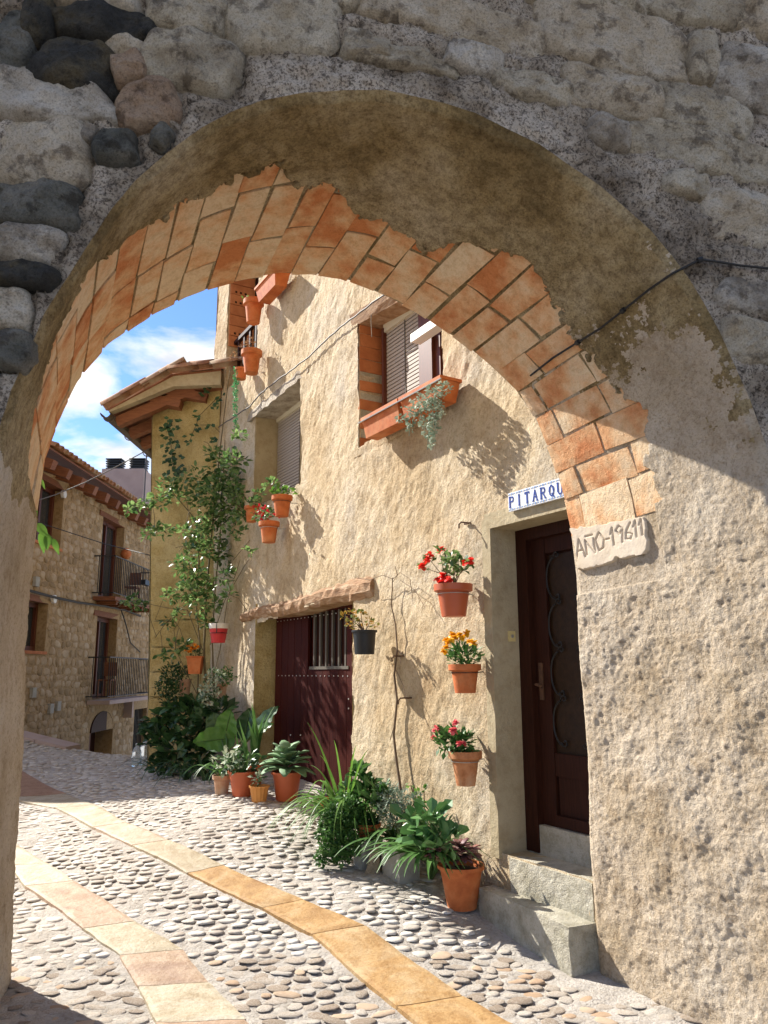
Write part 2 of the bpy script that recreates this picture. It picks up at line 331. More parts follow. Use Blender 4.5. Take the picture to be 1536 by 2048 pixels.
M['tile_blue'] = mat('blue_glaze', [(.03, .055, .26)], 8, 3, .25, spec=.5)
M['tile_blue2'] = mat('pale_blue_glaze', [(.20, .30, .50)], 8, 3, .25)
M['tile_ochre'] = mat('ochre_glaze', [(.55, .38, .12)], 8, 3, .25)
M['plaque'] = mat('trowelled_cement', [(.50, .405, .295), (.59, .50, .39)], 5, 7, .9, [(40, .005, .7), (150, .002, .7)])
M['bell'] = mat('cream_bell_push', [(.62, .50, .22)], 5, 2, .5)
M['plastic_clear'] = mat('clear_plastic', [(.65, .72, .78)], 5, 2, .15, spec=.6)
M['grey_box'] = mat('grey_concrete_planter', [(.28, .27, .23), (.40, .38, .33)], 8, 6, .9, [(40, .008, .8)])
_m = mat('bottle_plastic', [(.8, .88, .92)], 5, 2, .12, spec=.5); _m.node_tree.nodes['Principled BSDF'].inputs['Transmission Weight'].default_value = .85; _m.node_tree.nodes['Principled BSDF'].inputs['IOR'].default_value = 1.12; M['bottle'] = _m
def leafm(name, cols, rough=.45, trans=.25, spec=.35): return mat(name, cols, 9, 3, rough, island=.6, spec=spec, trans=trans, stops=None)
M['lf_rose'] = leafm('rose_leaf', [(.05, .11, .03), (.12, .21, .06), (.22, .32, .11)], .30, .45, .7)
M['lf_dark'] = leafm('dark_leaf', [(.018, .05, .016), (.05, .11, .033)], .4, .15, .4)
M['lf_mid'] = leafm('mid_green_leaf', [(.04, .11, .025), (.10, .21, .05)], .45, .25)
M['lf_bright'] = leafm('bright_leaf', [(.07, .17, .025), (.16, .30, .05)], .5, .4)
M['lf_silver'] = leafm('silver_leaf', [(.22, .30, .22), (.42, .48, .38)], .7, .2)
M['lf_grey'] = leafm('grey_green_leaf', [(.13, .19, .13), (.27, .33, .25)], .7, .15)
M['lf_varieg'] = leafm('variegated_leaf', [(.05, .11, .04), (.34, .40, .26), (.52, .56, .42)], .5, .2)
M['lf_yellow'] = leafm('yellowed_leaf', [(.10, .15, .03), (.45, .24, .05)], .6, .3)
M['lf_dry'] = leafm('dry_leaf', [(.24, .12, .06), (.40, .25, .14)], .8, .2)
M['lf_big'] = mat('elephant_leaf', [(.07, .19, .03), (.12, .27, .045)], 14, 3, .35, [(25, .008, .6)], trans=.35, spec=.45)
M['lf_aloe'] = mat('rosette_leaf', [(.10, .19, .09), (.17, .27, .14)], 14, 3, .6, [(60, .002, .6)], rnd=.3, trans=.1)
M['lf_blade'] = mat('grass_blade', [(.07, .17, .03), (.15, .28, .06)], 6, 3, .4, rnd=.5, trans=.35)
M['lf_succ'] = mat('succulent_leaf', [(.06, .15, .045), (.11, .24, .07)], 14, 3, .35, rnd=.4, trans=.1, spec=.5)
M['lf_purple'] = mat('purple_leaf', [(.10, .035, .04), (.20, .09, .07)], 14, 3, .5, rnd=.4)
M['lf_chain'] = leafm('bright_trailing_leaf', [(.06, .26, .10), (.12, .42, .18)], .5, .3)
M['stem'] = mat('plant_stem', [(.10, .085, .04), (.17, .13, .07)], 12, 3, .8)
M['stem_dry'] = mat('bare_stem', [(.10, .065, .04), (.20, .14, .09)], 12, 3, .85)
M['stem_green'] = mat('green_stem', [(.06, .12, .03)], 12, 3, .6)
M['fl_red'] = mat('red_petal', [(.75, .02, .015), (.82, .05, .03)], 20, 2, .5, trans=.25)
M['fl_crimson'] = mat('crimson_petal', [(.6, .01, .03), (.7, .03, .06)], 20, 2, .5, trans=.25)
M['fl_orange'] = mat('orange_petal', [(.85, .25, .01), (.9, .4, .02)], 20, 2, .5, trans=.2)
M['fl_yellow'] = mat('yellow_petal', [(.85, .42, .01), (.88, .52, .03)], 20, 2, .5, trans=.2)
M['fl_pink'] = mat('pink_petal', [(.72, .10, .13), (.8, .22, .22)], 20, 2, .5, trans=.2)

# ------------------------------------------------------------------ ground height
_cp = np.array([(1.22, 4.35, 0), (.98, 4.5, 0), (.6, 5.2, .07), (.44, 5.25, .12), (.06, 5.82, .19), (-.32, 6.4, .26), (-.9, 7.3, .43), (-1.07, 6.84, .41), (-1.5, 7.5, .45), (-1.9, 8.6, .45),
    (-3.1, 10.6, .34), (0, 4, 0), (0, 0, 0), (2.5, 3.5, 0), (3, 0, 0), (-3, 0, 0), (0, -4, 0), (-2, 4.5, 0), (-1, 4.4, 0), (-1, 3, 0), (-3, 6.5, .1), (-3.9, 9, .22), (-5.2, 8.5, .3), (-5, 5, .1),
    (-5.9, 12.6, .72), (-5.2, 12.4, .50), (-4.4, 12.4, .36), (-3.6, 12.6, .3), (-6.9, 12.6, .9), (-5.9, 11.6, .62), (-5.1, 11.4, .44), (-5.5, 15, -.2), (-4.2, 15, -.35), (-5.5, 18, -.85), (-7, 18, -.75), (-3.5, 18, -.9), (-5.5, 24, -1.7), (-7.5, 24, -1.7), (-3, 24, -1.7), (3, 12, .5), (6, 4, 0), (-10, 12, 1.2), (-9, 4, .2)], float)
def _tps(r2): return np.where(r2 > 1e-12, r2 * np.log(r2 + 1e-12), 0)
_n = len(_cp); _K = _tps(((_cp[:, None, :2] - _cp[None, :, :2]) ** 2).sum(-1)) + np.eye(_n) * .06
_P = np.c_[np.ones(_n), _cp[:, :2]]; _A = np.block([[_K, _P], [_P.T, np.zeros((3, 3))]])
_w = np.linalg.solve(_A, np.r_[_cp[:, 2], 0, 0, 0])
def gz(x, y):
    x = np.asarray(x, float); y = np.asarray(y, float); sh = x.shape; q = np.stack([x.ravel(), y.ravel()], -1)
    out = np.zeros(len(q))
    for i in range(0, len(q), 20000):
        s = q[i:i + 20000]; out[i:i + 20000] = _tps(((s[:, None] - _cp[None, :, :2]) ** 2).sum(-1)) @ _w[:_n] + np.c_[np.ones(len(s)), s] @ _w[_n:]
    return out.reshape(sh)
def g1(x, y): return float(gz(np.array([x]), np.array([y]))[0])
def on_ground(px, py):
    z = 0.1
    for _ in range(12):
        p = at_z(px, py, z); z2 = g1(p.x, p.y); z = z * .4 + z2 * .6
    p = at_z(px, py, z); return p

# ================================================================== SETTING: street
def build_street():
    xs = np.unique(np.r_[np.linspace(-12, -5, 30), np.linspace(-5, 2, 260), np.linspace(2, 9, 20)]); ys = np.unique(np.r_[np.linspace(-6, 3, 30), np.linspace(3, 10, 300), np.linspace(10, 30, 130)])
    X, Y = np.meshgrid(xs, ys, indexing='ij'); Z = gz(X, Y)
    P = np.stack([X, Y, Z], -1); P[..., 2] += fbm(P, 12, 4, 3) * .022 + fbm(P, 1.2, 2, 5) * .02
    st = obj('street', np_mesh('street', P, grid_faces(len(xs), len(ys))), M['street']); st['kind'] = 'structure'
    # far land so that the ground reaches the horizon
    mb = MB(); mb.add([(-160, -160, -2.4), (160, -160, -2.4), (160, 160, -2.4), (-160, 160, -2.4)], [(0, 1, 2, 3)])
    t = obj('terrain', mb, M['street']); t['kind'] = 'structure'
    # slabs
    s1 = [((-60, 1535), (35, 1538)), ((20, 1596), (132, 1589)), ((109, 1618), (190, 1612)), ((185, 1657), (250, 1648)), ((262, 1695), (336, 1683)), ((374, 1750), (446, 1735)), ((524, 1821), (606, 1803)), ((624, 1874), (730, 1856)), ((794, 2020), (926, 1997)), ((905, 2105), (1062, 2075))]
    s1m = ['sl_brown', 'sl_pale', 'sl_pale', 'sl_pink', 'sl_pale', 'sl_ochre', 'sl_ochre', 'sl_ochre', 'sl_ochre']
    s2 = [((-70, 1690), (10, 1676)), ((18, 1733), (93, 1729)), ((50, 1776), (146, 1765)), ((166, 1861), (269, 1847)), ((239, 1915), (365, 1904)), ((276, 1979), (417, 1970)), ((312, 2052), (490, 2046)), ((335, 2130), (550, 2120))]
    s2m = ['sl_pale', 'sl_pale', 'sl_pink', 'sl_pale', 'sl_pink', 'sl_pale', 'sl_pink']
    polys = []
    for S, ms in ((s1, s1m), (s2, s2m)):
        for i in range(len(S) - 1):
            q = [on_ground(*S[i][0]), on_ground(*S[i][1]), on_ground(*S[i + 1][1]), on_ground(*S[i + 1][0])]
            c = sum(q, Vector()) / 4
            q = [c + (p - c) * (1 - .007 / max(.1, (p - c).length)) for p in q]
            n = 13; V = []
            gp = lambda j, side: on_ground(*S[min(max(j, 0), len(S) - 1)][side])
            def edge_pt(side, f):
                p0, p1, p2, p3 = (gp(i - 1, side) if i else q[side] * 2 - q[3 - side], gp(i, side), gp(i + 1, side), gp(i + 2, side) if i + 2 < len(S) else q[3 - side] * 2 - q[side])
                return (p1.lerp(p2, f)) * .86 + .07 * ((2 * p1) + (p2 - p0) * f + (2 * p0 - 5 * p1 + 4 * p2 - p3) * f * f + (3 * p1 - p0 - 3 * p2 + p3) * f ** 3)
            for a in range(n):
                for b in range(n):
                    fa, fb = a / (n - 1), b / (n - 1); fa2 = .006 + .988 * fa; p = edge_pt(0, fa2) * (1 - fb) + edge_pt(1, fa2) * fb
                    V.append((p.x, p.y, 0))
            V = np.array(V); e = fbm(V, 9, 3, 8 + i) * .02; edge = np.array([a in (0, n - 1) or b in (0, n - 1) for a in range(n) for b in range(n)])
            V[:, 0] += np.where(edge, e, 0); V[:, 1] += np.where(edge, fbm(V + 5, 9, 3, 2) * .02, 0)
            V[:, 2] = gz(V[:, 0], V[:, 1]) + .019 + fbm(V, 4, 3, 4) * .008 - np.where(edge, .004, 0)
            F = [tuple(f) for f in grid_faces(n, n, flip=True)]
            ring = [b for b in range(n)] + [a * n + n - 1 for a in range(1, n)] + [(n - 1) * n + b for b in range(n - 2, -1, -1)] + [a * n for a in range(n - 2, 0, -1)]
            bot = len(V); V2 = [tuple(v) for v in V] + [(V[k][0], V[k][1], V[k][2] - .05) for k in ring]
            for k in range(len(ring)): k2 = (k + 1) % len(ring); F.append((ring[k], ring[k2], bot + k2, bot + k))
            mb = MB(); mb.add(V2, F); o = obj('paving_slab', mb, M[ms[i]], st)
            polys.append([(p.x, p.y) for p in q])
    # cobbles
    pts = []; y = 2.9
    while y < 12.5:
        row = .072 + .010 * (y > 7); x = -6.2 + random.random() * .1
        while x < 1.75:
            w = random.uniform(.06, .135); yy = y + random.uniform(-.022, .022)
            pts.append((x + w / 2, yy, w, random.uniform(.060, .086))); x += w + random.uniform(-.002, .012)
        y += row
    def inside(x, y, poly, m):
        n = len(poly); s = 0
        for i in range(n):
            x1, y1 = poly[i]; x2, y2 = poly[(i + 1) % n]; c = (x2 - x1) * (y - y1) - (y2 - y1) * (x - x1); l = math.hypot(x2 - x1, y2 - y1)
            d = c / l
            if i == 0: sg = 1 if d > 0 else -1
            if d * sg < -m: return False
        return True
    ok = []
    for (x, y, w, d) in pts:
        rel = Vector((x, y, 0)) - W0; o_ = rel.dot(N2); t_ = rel.dot(A2)
        if o_ < .02: continue
        if -.1 < t_ < 1.15 and o_ < .3: continue
        if y < 4.6 and x < -1.95: continue
        v = Vector((x, y, g1(x, y))) - CAM; dep = v.dot(_fw)
        px = 768 + F_PX * v.dot(_rt) / dep
        if px < -60 or px > 1560: continue
        py = 1024 - F_PX * v.dot(_up) / dep
        if py > 2110 or (px < 700 and y > 10.7 and x > -3.1): continue
        if any(inside(x, y, p, .035) for p in polys): continue
        if random.random() < .03: continue
        ok.append((x, y, w, d, dep))
    ok.sort(key=lambda q: q[4])
    def pebble(seed, n=10, m=4):
        r = np.random.default_rng(seed); V = []; 
        for i in range(m):
            th = (math.pi * .58) * i / (m - 1)
            for k in range(n):
                a = 2 * math.pi * k / n; V.append((math.sin(th) * math.cos(a), math.sin(th) * math.sin(a), math.cos(th)))
        V = np.array(V); V = V * (1 + fbm(V, 1.1, 2, seed)[:, None] * .75); V[:, 2] = np.minimum(V[:, 2], .8 + V[:, 0] * .1)
        F = []
        for i in range(m - 1):
            for k in range(n): k2 = (k + 1) % n; F.append((i * n + k, (i + 1) * n + k, (i + 1) * n + k2, i * n + k2))
        return V, np.array(F)
    var = [pebble(k, 14, 6) for k in range(10)]; mes = [np_mesh('cobble', v * .5, f) for v, f in var]; low = [pebble(k, 9, 4) for k in range(10)]
    mw = [m_.copy() for m_ in mes]
    for m_ in mes: m_.materials.append(M['cobble'])
    for m_ in mw: m_.materials.append(M['cobble_warm'])
    VV = []; FF = []; nb = 0
    for i, (x, y, w, d, dep) in enumerate(ok):
        z = g1(x, y); a = random.gauss(0, .28); h = random.uniform(.013, .023)
        if i < 300:
            o = obj('cobble', (mw if random.random() < .2 else mes)[i % 10], None, st); o.location = (x, y, z + random.uniform(-.006, .003)); o.scale = (w, d, h); o.rotation_euler = (random.gauss(0, .06), random.gauss(0, .06), a)
        else:
            v, f = low[i % 10]; v = v * .5 * np.array([w, d, h * 1.1]); ca, sa = math.cos(a), math.sin(a)
            VV.append(np.stack([v[:, 0] * ca - v[:, 1] * sa + x, v[:, 0] * sa + v[:, 1] * ca + y, v[:, 2] + z + random.uniform(-.006, .004)], -1)); FF.append(f + nb); nb += len(v)
    obj('cobbles', np_mesh('cobbles', np.concatenate(VV), np.concatenate(FF)), M['cobble_many'], st, kind='stuff')
    print('cobbles', len(ok))
    # pale kerb slabs along the top edge of the ramp
    k0 = Vector((-6.3, 12.1, g1(-6.3, 12.1) + .05)); k1 = Vector((-4.9, 12.3, g1(-4.9, 12.3) + .04))
    for i in range(3):
        a = k0.lerp(k1, i / 3 + .004); b = k0.lerp(k1, (i + 1) / 3 - .004); dn = Vector((0, 0, -.5)); bk = Vector((.05, .45, 0))
        mb = MB(); mb.hexa([a + dn, b + dn, b + dn + bk, a + dn + bk], [a, b, b + bk, a + bk]); obj('kerb_stone', mb, M['pink_render'], st)
build_street()

# ================================================================== THE ARCH
BP = np.array([(-2.03, -.1), (-2.07, 0.64), (-2.08, 1.17), (-2.11, 1.73), (-2.12, 2.32), (-2.08, 2.87), (-2.02, 3.09), (-1.92, 3.37), (-1.74, 3.62), (-1.48, 3.82), (-1.26, 3.94), (-1.04, 4.02), (-0.85, 4.07), (-0.66, 4.1), (-0.46, 4.1), (-0.27, 4.07), (-0.11, 4.0), (0.05, 3.92), (0.21, 3.83), (0.36, 3.72), (0.52, 3.6), (0.67, 3.46), (0.82, 3.3), (0.94, 3.1), (1.02, 2.88), (1.09, 2.6), (1.11, 2.44), (1.13, 2.14), (1.13, 1.71), (1.14, 1.15), (1.12, 0.62), (1.14, -.1)])
FP = np.array([(-1.64, -.1), (-1.63, 1.2), (-1.6, 2.0), (-1.53, 2.57), (-1.5, 2.72), (-1.44, 2.91), (-1.4, 3.06), (-1.33, 3.21), (-1.25, 3.38), (-1.17, 3.55), (-1.08, 3.7), (-0.96, 3.84), (-0.81, 3.99), (-0.69, 4.08), (-0.55, 4.16), (-0.37, 4.22), (-0.15, 4.26), (0.02, 4.28), (0.16, 4.26), (0.3, 4.24), (0.45, 4.2), (0.6, 4.13), (0.76, 4.06), (0.9, 3.96), (1.04, 3.87), (1.16, 3.76), (1.28, 3.65), (1.38, 3.52), (1.46, 3.4), (1.52, 3.28), (1.58, 3.15), (1.64, 2.98), (1.7, 2.81), (1.76, 2.57), (1.8, 2.1), (1.8, 1.2), (1.79, -.1)])
def resample(P, s):
    d = np.r_[0, np.cumsum(np.hypot(*np.diff(P, axis=0).T))]; return np.c_[np.interp(s * d[-1], d, P[:, 0]), np.interp(s * d[-1], d, P[:, 1])]
def loft(s, v):
    b = resample(BP, s); f = resample(FP, s); b3 = np.stack([b[..., 0], np.full(len(b), 4.54), b[..., 1]], -1); f3 = np.stack([f[..., 0], 3.15 + .14 * f[..., 0], f[..., 1]], -1)
    return b3, f3
VB = [(0, 0), (.255, 0), (.2588, .49), (.27, .61), (.28, .69), (.3113, .84), (.3412, .86), (.3713, .75), (.395, .69), (.4188, .68), (.4375, .69), (.4575, .68), (.4812, .58), (.5038, .50), (.5225, .42), (.5425, .38), (.5625, .36), (.5738, .49), (.59, .55), (.6062, .55), (.6275, .52), (.6562, .47), (.6838, .48), (.71, .59), (.7325, .47), (.7525, .52), (.756, .40), (.7585, .30), (.762, 0), (1, 0)]
def build_arch():
    root = thing('stone_archway', 'rough rubble and render archway framing the whole street, lined with orange bricks inside', 'archway', (0, 3.8, 0))
    # soffit and reveals
    ns, nv = 1600, 170; s = np.linspace(0, 1, ns); v = np.linspace(0, 1, nv); b3, f3 = loft(s, v)
    S = b3[:, None] * (1 - v[None, :, None]) + f3[:, None] * v[None, :, None]
    ds = np.gradient(S, axis=0); dv = np.gradient(S, axis=1); Nn = np.cross(ds, dv); Nn /= np.linalg.norm(Nn, axis=-1, keepdims=True)
    cen = np.array([0, 3.8, 1.8]); flip = np.sign(((cen - S) * Nn).sum(-1)); Nn = Nn * np.median(flip)
    vb = np.interp(s, [a for a, _ in VB], [b for _, b in VB])[:, None] + (fbm(S, 7, 4, 21) * .14 + fbm(S, 28, 3, 22) * .09) * ((s > .255) & (s < .762))[:, None]
    pl = np.clip((v[None, :] - vb) / .012, 0, 1)
    amp = .35 + .65 * np.clip((s - .74) / .05, 0, 1)[:, None] + .3 * np.clip((.27 - s) / .05, 0, 1)[:, None]
    disp = pl * (.028 + (fbm(S, 2.2, 3, 31) * .05 + fbm(S, 11, 4, 32, .6) * .031 - np.abs(fbm(S, 26, 3, 34, .65)) * .017) * amp) * (1 - .85 * ((np.abs(s - .772) < .020)[:, None] & (v < .50)[None, :])) + fbm(S, 40, 2, 33) * .006
    edge = np.clip(np.minimum(v, 1 - v)[None, :] / .03, 0, 1) ; disp = disp * (.35 + .65 * edge) - (1 - edge) * .008
    P = S + Nn * disp[..., None]
    # olive soffit, beige jambs; on the right the sun/shade edge is painted as colour
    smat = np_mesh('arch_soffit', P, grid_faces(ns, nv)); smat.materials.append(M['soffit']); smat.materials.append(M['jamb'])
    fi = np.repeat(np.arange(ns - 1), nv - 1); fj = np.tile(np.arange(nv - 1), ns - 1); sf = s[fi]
    lit_lim = .69 + (.26 * fbm(S, 3, 6, 77, .72) + .05 * fbm(S, 60, 2, 79))[fi, fj] ; lim2 = .24 + .05 * fbm(S, 2.5, 3, 78)[fi, fj]
    smat.polygons.foreach_set('material_index', ((sf > lit_lim) | (sf < lim2)).astype(np.int32)); smat.update()
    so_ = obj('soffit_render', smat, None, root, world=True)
    bvh = BVHTree.FromPolygons([tuple(x) for x in P[::2, ::2].reshape(-1, 3)], [tuple(int(k) for k in f) for f in grid_faces((ns + 1) // 2, (nv + 1) // 2)])
    stones = [(103, 22, 300, 82, 0, 'st_dark'), (65, 88, 232, 182, 8, 'st_dark'), (210, 85, 300, 120, 5, 'st_tan'), (228, 118, 297, 168, -18, 'st_pink'), (-10, 30, 66, 150, 5, 'st_green'), (50, -4, 106, 84, 0, 'st_dark'),
        (297, 68, 470, 168, 4, 'st_grey'), (235, 168, 352, 254, -6, 'st_pink'), (-10, 153, 226, 245, 7, 'st_lichen'), (-10, 232, 168, 366, 2, 'st_tan'), (-10, 368, 152, 450, 1, 'st_green'), (-10, 455, 118, 520, 8, 'st_lichen'),
        (298, -20, 442, 62, 3, 'st_grey'), (455, -20, 662, 97, 4, 'st_grey'), (-10, 528, 110, 575, 4, 'st_dark'), (-10, 580, 60, 660, 2, 'st_tan'), (-8, 668, 62, 735, 0, 'st_green'), (165, 254, 192, 288, 20, 'st_lichen'), (90, -40, 272, 18, 2, 'st_tan'),
        (190, 268, 272, 325, -10, 'st_green'), (312, 256, 344, 300, 25, 'st_green'), (690, 62, 775, 115, 6, 'st_grey'), (722, -30, 800, 38, 3, 'st_tan'), (675, -30, 720, 20, 0, 'st_grey'),
        (770, 2, 1062, 74, 11, 'st_tan'), (1085, 22, 1378, 135, 15, 'st_tan'), (1375, 72, 1437, 160, 6, 'st_grey'), (1440, 96, 1560, 196, 18, 'st_lichen'), (1142, 148, 1318, 225, 10, 'st_tan'), (1325, 192, 1490, 272, 15, 'st_grey'),
        (1425, 392, 1560, 482, 4, 'st_tan'), (1270, 272, 1560, 345, 12, 'st_grey'), (700, 92, 905, 132, 6, 'st_grey'), (1005, 148, 1140, 196, 12, 'st_grey'), (1270, -30, 1462, 38, 6, 'st_grey'), (1470, -30, 1580, 62, 12, 'st_tan'),
        (1440, 560, 1560, 622, 6, 'st_lichen'), (900, 90, 1000, 140, 8, 'st_lichen'), (1180, 240, 1262, 292, 12, 'st_lichen'), (1330, 345, 1420, 392, 10, 'st_grey'), (1455, 640, 1560, 720, 5, 'st_grey'), (1040, -30, 1260, 14, 8, 'st_grey'), (300, 560, 300, 560, 0, '')]
    # front face
    nr = 150; r1 = np.linspace(0, 1.9, 130); r2 = 1.9 + np.geomspace(.05, 5, 20); rr = np.r_[r1, r2]
    n2 = 760; s2 = np.linspace(0, 1, n2); _, f2 = loft(s2, v); c0 = np.array([0.1, 3.164, 1.5]); u = np.array([.990, .139, 0]); nf = np.array([.139, -.990, 0])
    dirs = f2 - c0; dirs[:, 2] = np.maximum(dirs[:, 2], 0) * 1.15; dirs /= np.linalg.norm(dirs, axis=1, keepdims=True)
    Q = f2[:, None] + dirs[:, None] * rr[None, :, None]
    mort = fbm(Q, 3.0, 3, 41) * .06 + fbm(Q, 10, 4, 42, .6) * .075 + np.abs(fbm(Q, 30, 3, 43)) * -.05 + .008
    ed = np.clip(rr / .04, 0, 1)[None, :]; mort = mort * ed - (1 - ed) * .012
    pl0_ = Vector((0, 3.15, 0)); Qu = Q @ u; Qz = Q[..., 2]
    for i, (x0, y0, x1, y1, tl, mk) in enumerate(stones):
        if not mk: continue
        nfv_ = Vector(nf); cc = on_plane((x0 + x1) / 2, (y0 + y1) / 2, pl0_, nfv_); e1 = (on_plane(x1, (y0 + y1) / 2, pl0_, nfv_) - on_plane(x0, (y0 + y1) / 2, pl0_, nfv_)).length / 2; e2 = (on_plane((x0 + x1) / 2, y0, pl0_, nfv_) - on_plane((x0 + x1) / 2, y1, pl0_, nfv_)).length / 2
        du = Qu - cc.dot(Vector(u)); dz = Qz - cc.z; tr = rad(-tl); a_ = (du * math.cos(tr) + dz * math.sin(tr)) / (e1 * 1.1); b_ = (-du * math.sin(tr) + dz * math.cos(tr)) / (e2 * 1.1); rr0 = (np.abs(a_) ** 3.5 + np.abs(b_) ** 3.5) ** (1 / 3.5)
        left = x1 < 480; mort -= ed * (.055 if left else .020) * np.exp(-((rr0 - 1.08) / .13) ** 2) * np.clip(.7 + fbm(Q, 5, 2, 99) * 2.2, .1, 1.3)
        mort -= ed * .03 * np.clip(1.2 - rr0, 0, 1)
    Q = Q + nf * mort[..., None]
    Q[:, 0] = P[:, -1][np.clip(np.round(np.linspace(0, ns - 1, n2)).astype(int), 0, ns - 1)]
    obj('wall_face', np_mesh('wall_face', Q, grid_faces(n2, len(rr), flip=True)), M['mortar'], root, world=True)
    # back face and top, so that the wall is a solid thing that casts its shade
    bb, _ = loft(s2, v); db = bb - np.array([-.5, 4.54, 1.5]); db[:, 2] = np.maximum(db[:, 2], 0) * 1.15; db /= np.linalg.norm(db, axis=1, keepdims=True)
    k = np.linspace(0, 6.5, 40); QB = bb[:, None] + db[:, None] * k[None, :, None]; QB[..., 1] += fbm(QB, 3, 3, 51) * .03 * np.clip(k / .1, 0, 1)[None, :]
    QB[:, 0] = P[np.clip(np.round(np.linspace(0, ns - 1, n2)).astype(int), 0, ns - 1), 0]
    obj('rear_face', np_mesh('rear_face', QB, grid_faces(n2, 40)), M['jamb'], root, world=True)
    # individual bricks of the lining
    def surf(sv, vv):
        i = sv * (ns - 1); j = vv * (nv - 1); i0 = int(min(max(i, 0), ns - 2)); j0 = int(min(max(j, 0), nv - 2)); a, b = i - i0, j - j0
        p = (S[i0, j0] * (1 - a) + S[i0 + 1, j0] * a) * (1 - b) + (S[i0, j0 + 1] * (1 - a) + S[i0 + 1, j0 + 1] * a) * b
        return Vector(p), Vector(Nn[i0, j0])
    row = 0; sv = .2595; rows = []
    while sv < .755:
        w = random.uniform(.0168, .0198) if sv > .3 else .026
        if sv > .72: w *= 1.15
        rows.append((sv, min(sv + w, .7615))); sv += w
    for (sa, sb) in rows:
        row += 1
        vbm = float(np.interp((sa + sb) / 2, [a for a, _ in VB], [b for _, b in VB])) + .05
        v0 = random.uniform(-.006, .010); ln = random.choice([.12, .28, .31, .20]) if row % 2 else random.choice([.30, .32, .10])
        while v0 < vbm:
            v1 = min(v0 + ln, vbm + .06); ln = random.uniform(.27, .33)
            if v1 - v0 < .04: break
            gs, gv = .0006, .006; n = 5; lift = random.uniform(.006, .015); tilt = random.uniform(-.004, .004); js = [random.uniform(-.0011, .0011) for _ in range(4)]; jv = [random.uniform(-.006, .006) for _ in range(4)]
            V = []; Fc = []
            for i in range(n):
                for j in range(n):
                    a, b = i / (n - 1), j / (n - 1)
                    es = (js[0] * (1 - a) + js[1] * a) * (1 - b) + (js[2] * (1 - a) + js[3] * a) * b; ev = (jv[0] * (1 - a) + jv[1] * a) * (1 - b) + (jv[2] * (1 - a) + jv[3] * a) * b
                    p, nn = surf(sa + gs + (sb - sa - 2 * gs) * a + es, min(1, max(0, v0 + gv + (v1 - v0 - 2 * gv) * b + ev)))
                    edge_ = i in (0, n - 1) or j in (0, n - 1)
                    V.append(p + nn * (lift + tilt * (a - .5) + random.uniform(-.0012, .0012) - (.003 if edge_ else 0)))
            Fc = [tuple(int(q) for q in f) for f in grid_faces(n, n)]
            ring = [b for b in range(n)] + [a * n + n - 1 for a in range(1, n)] + [(n - 1) * n + b for b in range(n - 2, -1, -1)] + [a * n for a in range(n - 2, 0, -1)]
            bot = len(V); p0, nn = surf((sa + sb) / 2, max(0, (v0 + v1) / 2)); V += [V[q] - nn * .03 for q in ring]
            for q in range(len(ring)): q2 = (q + 1) % len(ring); Fc.append((ring[q], bot + q, bot + q2, ring[q2]))
            mb = MB(); mb.add(V, Fc); o = obj('brick', mb, M['brick'], root, world=True)
            if random.random() < .0: pass
            v0 = v1
    # rubble stones of the front face: (x0,y0,x1,y1,tilt,material)
    pl0 = Vector((0, 3.15, 0)); nfv = Vector(nf); uv_ = Vector(u)
    for i, (x0, y0, x1, y1, tl, mk) in enumerate(stones):
        if not mk: continue
        c = on_plane((x0 + x1) / 2, (y0 + y1) / 2, pl0, nfv); ex = (on_plane(x1, (y0 + y1) / 2, pl0, nfv) - on_plane(x0, (y0 + y1) / 2, pl0, nfv)).length / 2; ez = (on_plane((x0 + x1) / 2, y0, pl0, nfv) - on_plane((x0 + x1) / 2, y1, pl0, nfv)).length / 2
        tr = rad(-tl); ax = uv_ * math.cos(tr) + UP * math.sin(tr); az = -uv_ * math.sin(tr) + UP * math.cos(tr)
        n_a, n_r = 72, 24; A, Rr = np.meshgrid(np.linspace(0, 2 * np.pi, n_a, endpoint=False), np.linspace(0, 1, n_r), indexing='ij')
        p_ = random.uniform(3.2, 6); ca, sa = np.cos(A), np.sin(A); sup = (np.abs(ca) ** p_ + np.abs(sa) ** p_) ** (-1 / p_)
        for _c in range(6):
            pa = random.uniform(0, 6.28); cut = random.uniform(.84, 1.10); dp_ = np.maximum(np.cos(A - pa), 1e-3); sup = np.minimum(sup, cut * (1.0 + .15 * abs(math.sin(2 * pa))) / dp_)
        sd = np.stack([ca * 1.3, sa * 1.3, np.full_like(ca, i * 3.1)], -1); sup = sup * (1 + fbm(sd, 1.0, 3, 60 + i) * .36)
        X = ca * sup * Rr * ex * 1.22; Z = sa * sup * Rr * ez * 1.25
        base = np.array(c)[None, None] + X[..., None] * np.array(ax) + Z[..., None] * np.array(az)
        prof = 1 - Rr ** 9; lift = (.084 if y1 < 260 else .064) if x1 < 480 else .070; ang_ = random.uniform(0, 3.14); fac_ = np.abs(((X * math.cos(ang_) + Z * math.sin(ang_)) / .16 + fbm(base, 3, 2, 7 + i)) % 2 - 1) * (.045 if 'dark' in mk or 'green' in mk else .026)
        hh = -.050 + prof * lift + fbm(base, 5, 4, 90 + i, .62) * .085 * (prof + .25) - np.abs(fbm(base, 11, 4, 191, .6)) * .06 + fbm(base, 24, 3, 91) * .022 + fac_ + .004 + (X / ex * random.uniform(-.012, .012)) + (Z / ez * random.uniform(-.012, .014))
        V = base + hh[..., None] * nf; Fq = []
        a_, r_ = np.meshgrid(np.arange(n_a), np.arange(n_r - 1), indexing='ij'); a2_ = (a_ + 1) % n_a
        Fq = np.stack([a_ * n_r + r_, a_ * n_r + r_ + 1, a2_ * n_r + r_ + 1, a2_ * n_r + r_], -1).reshape(-1, 4)
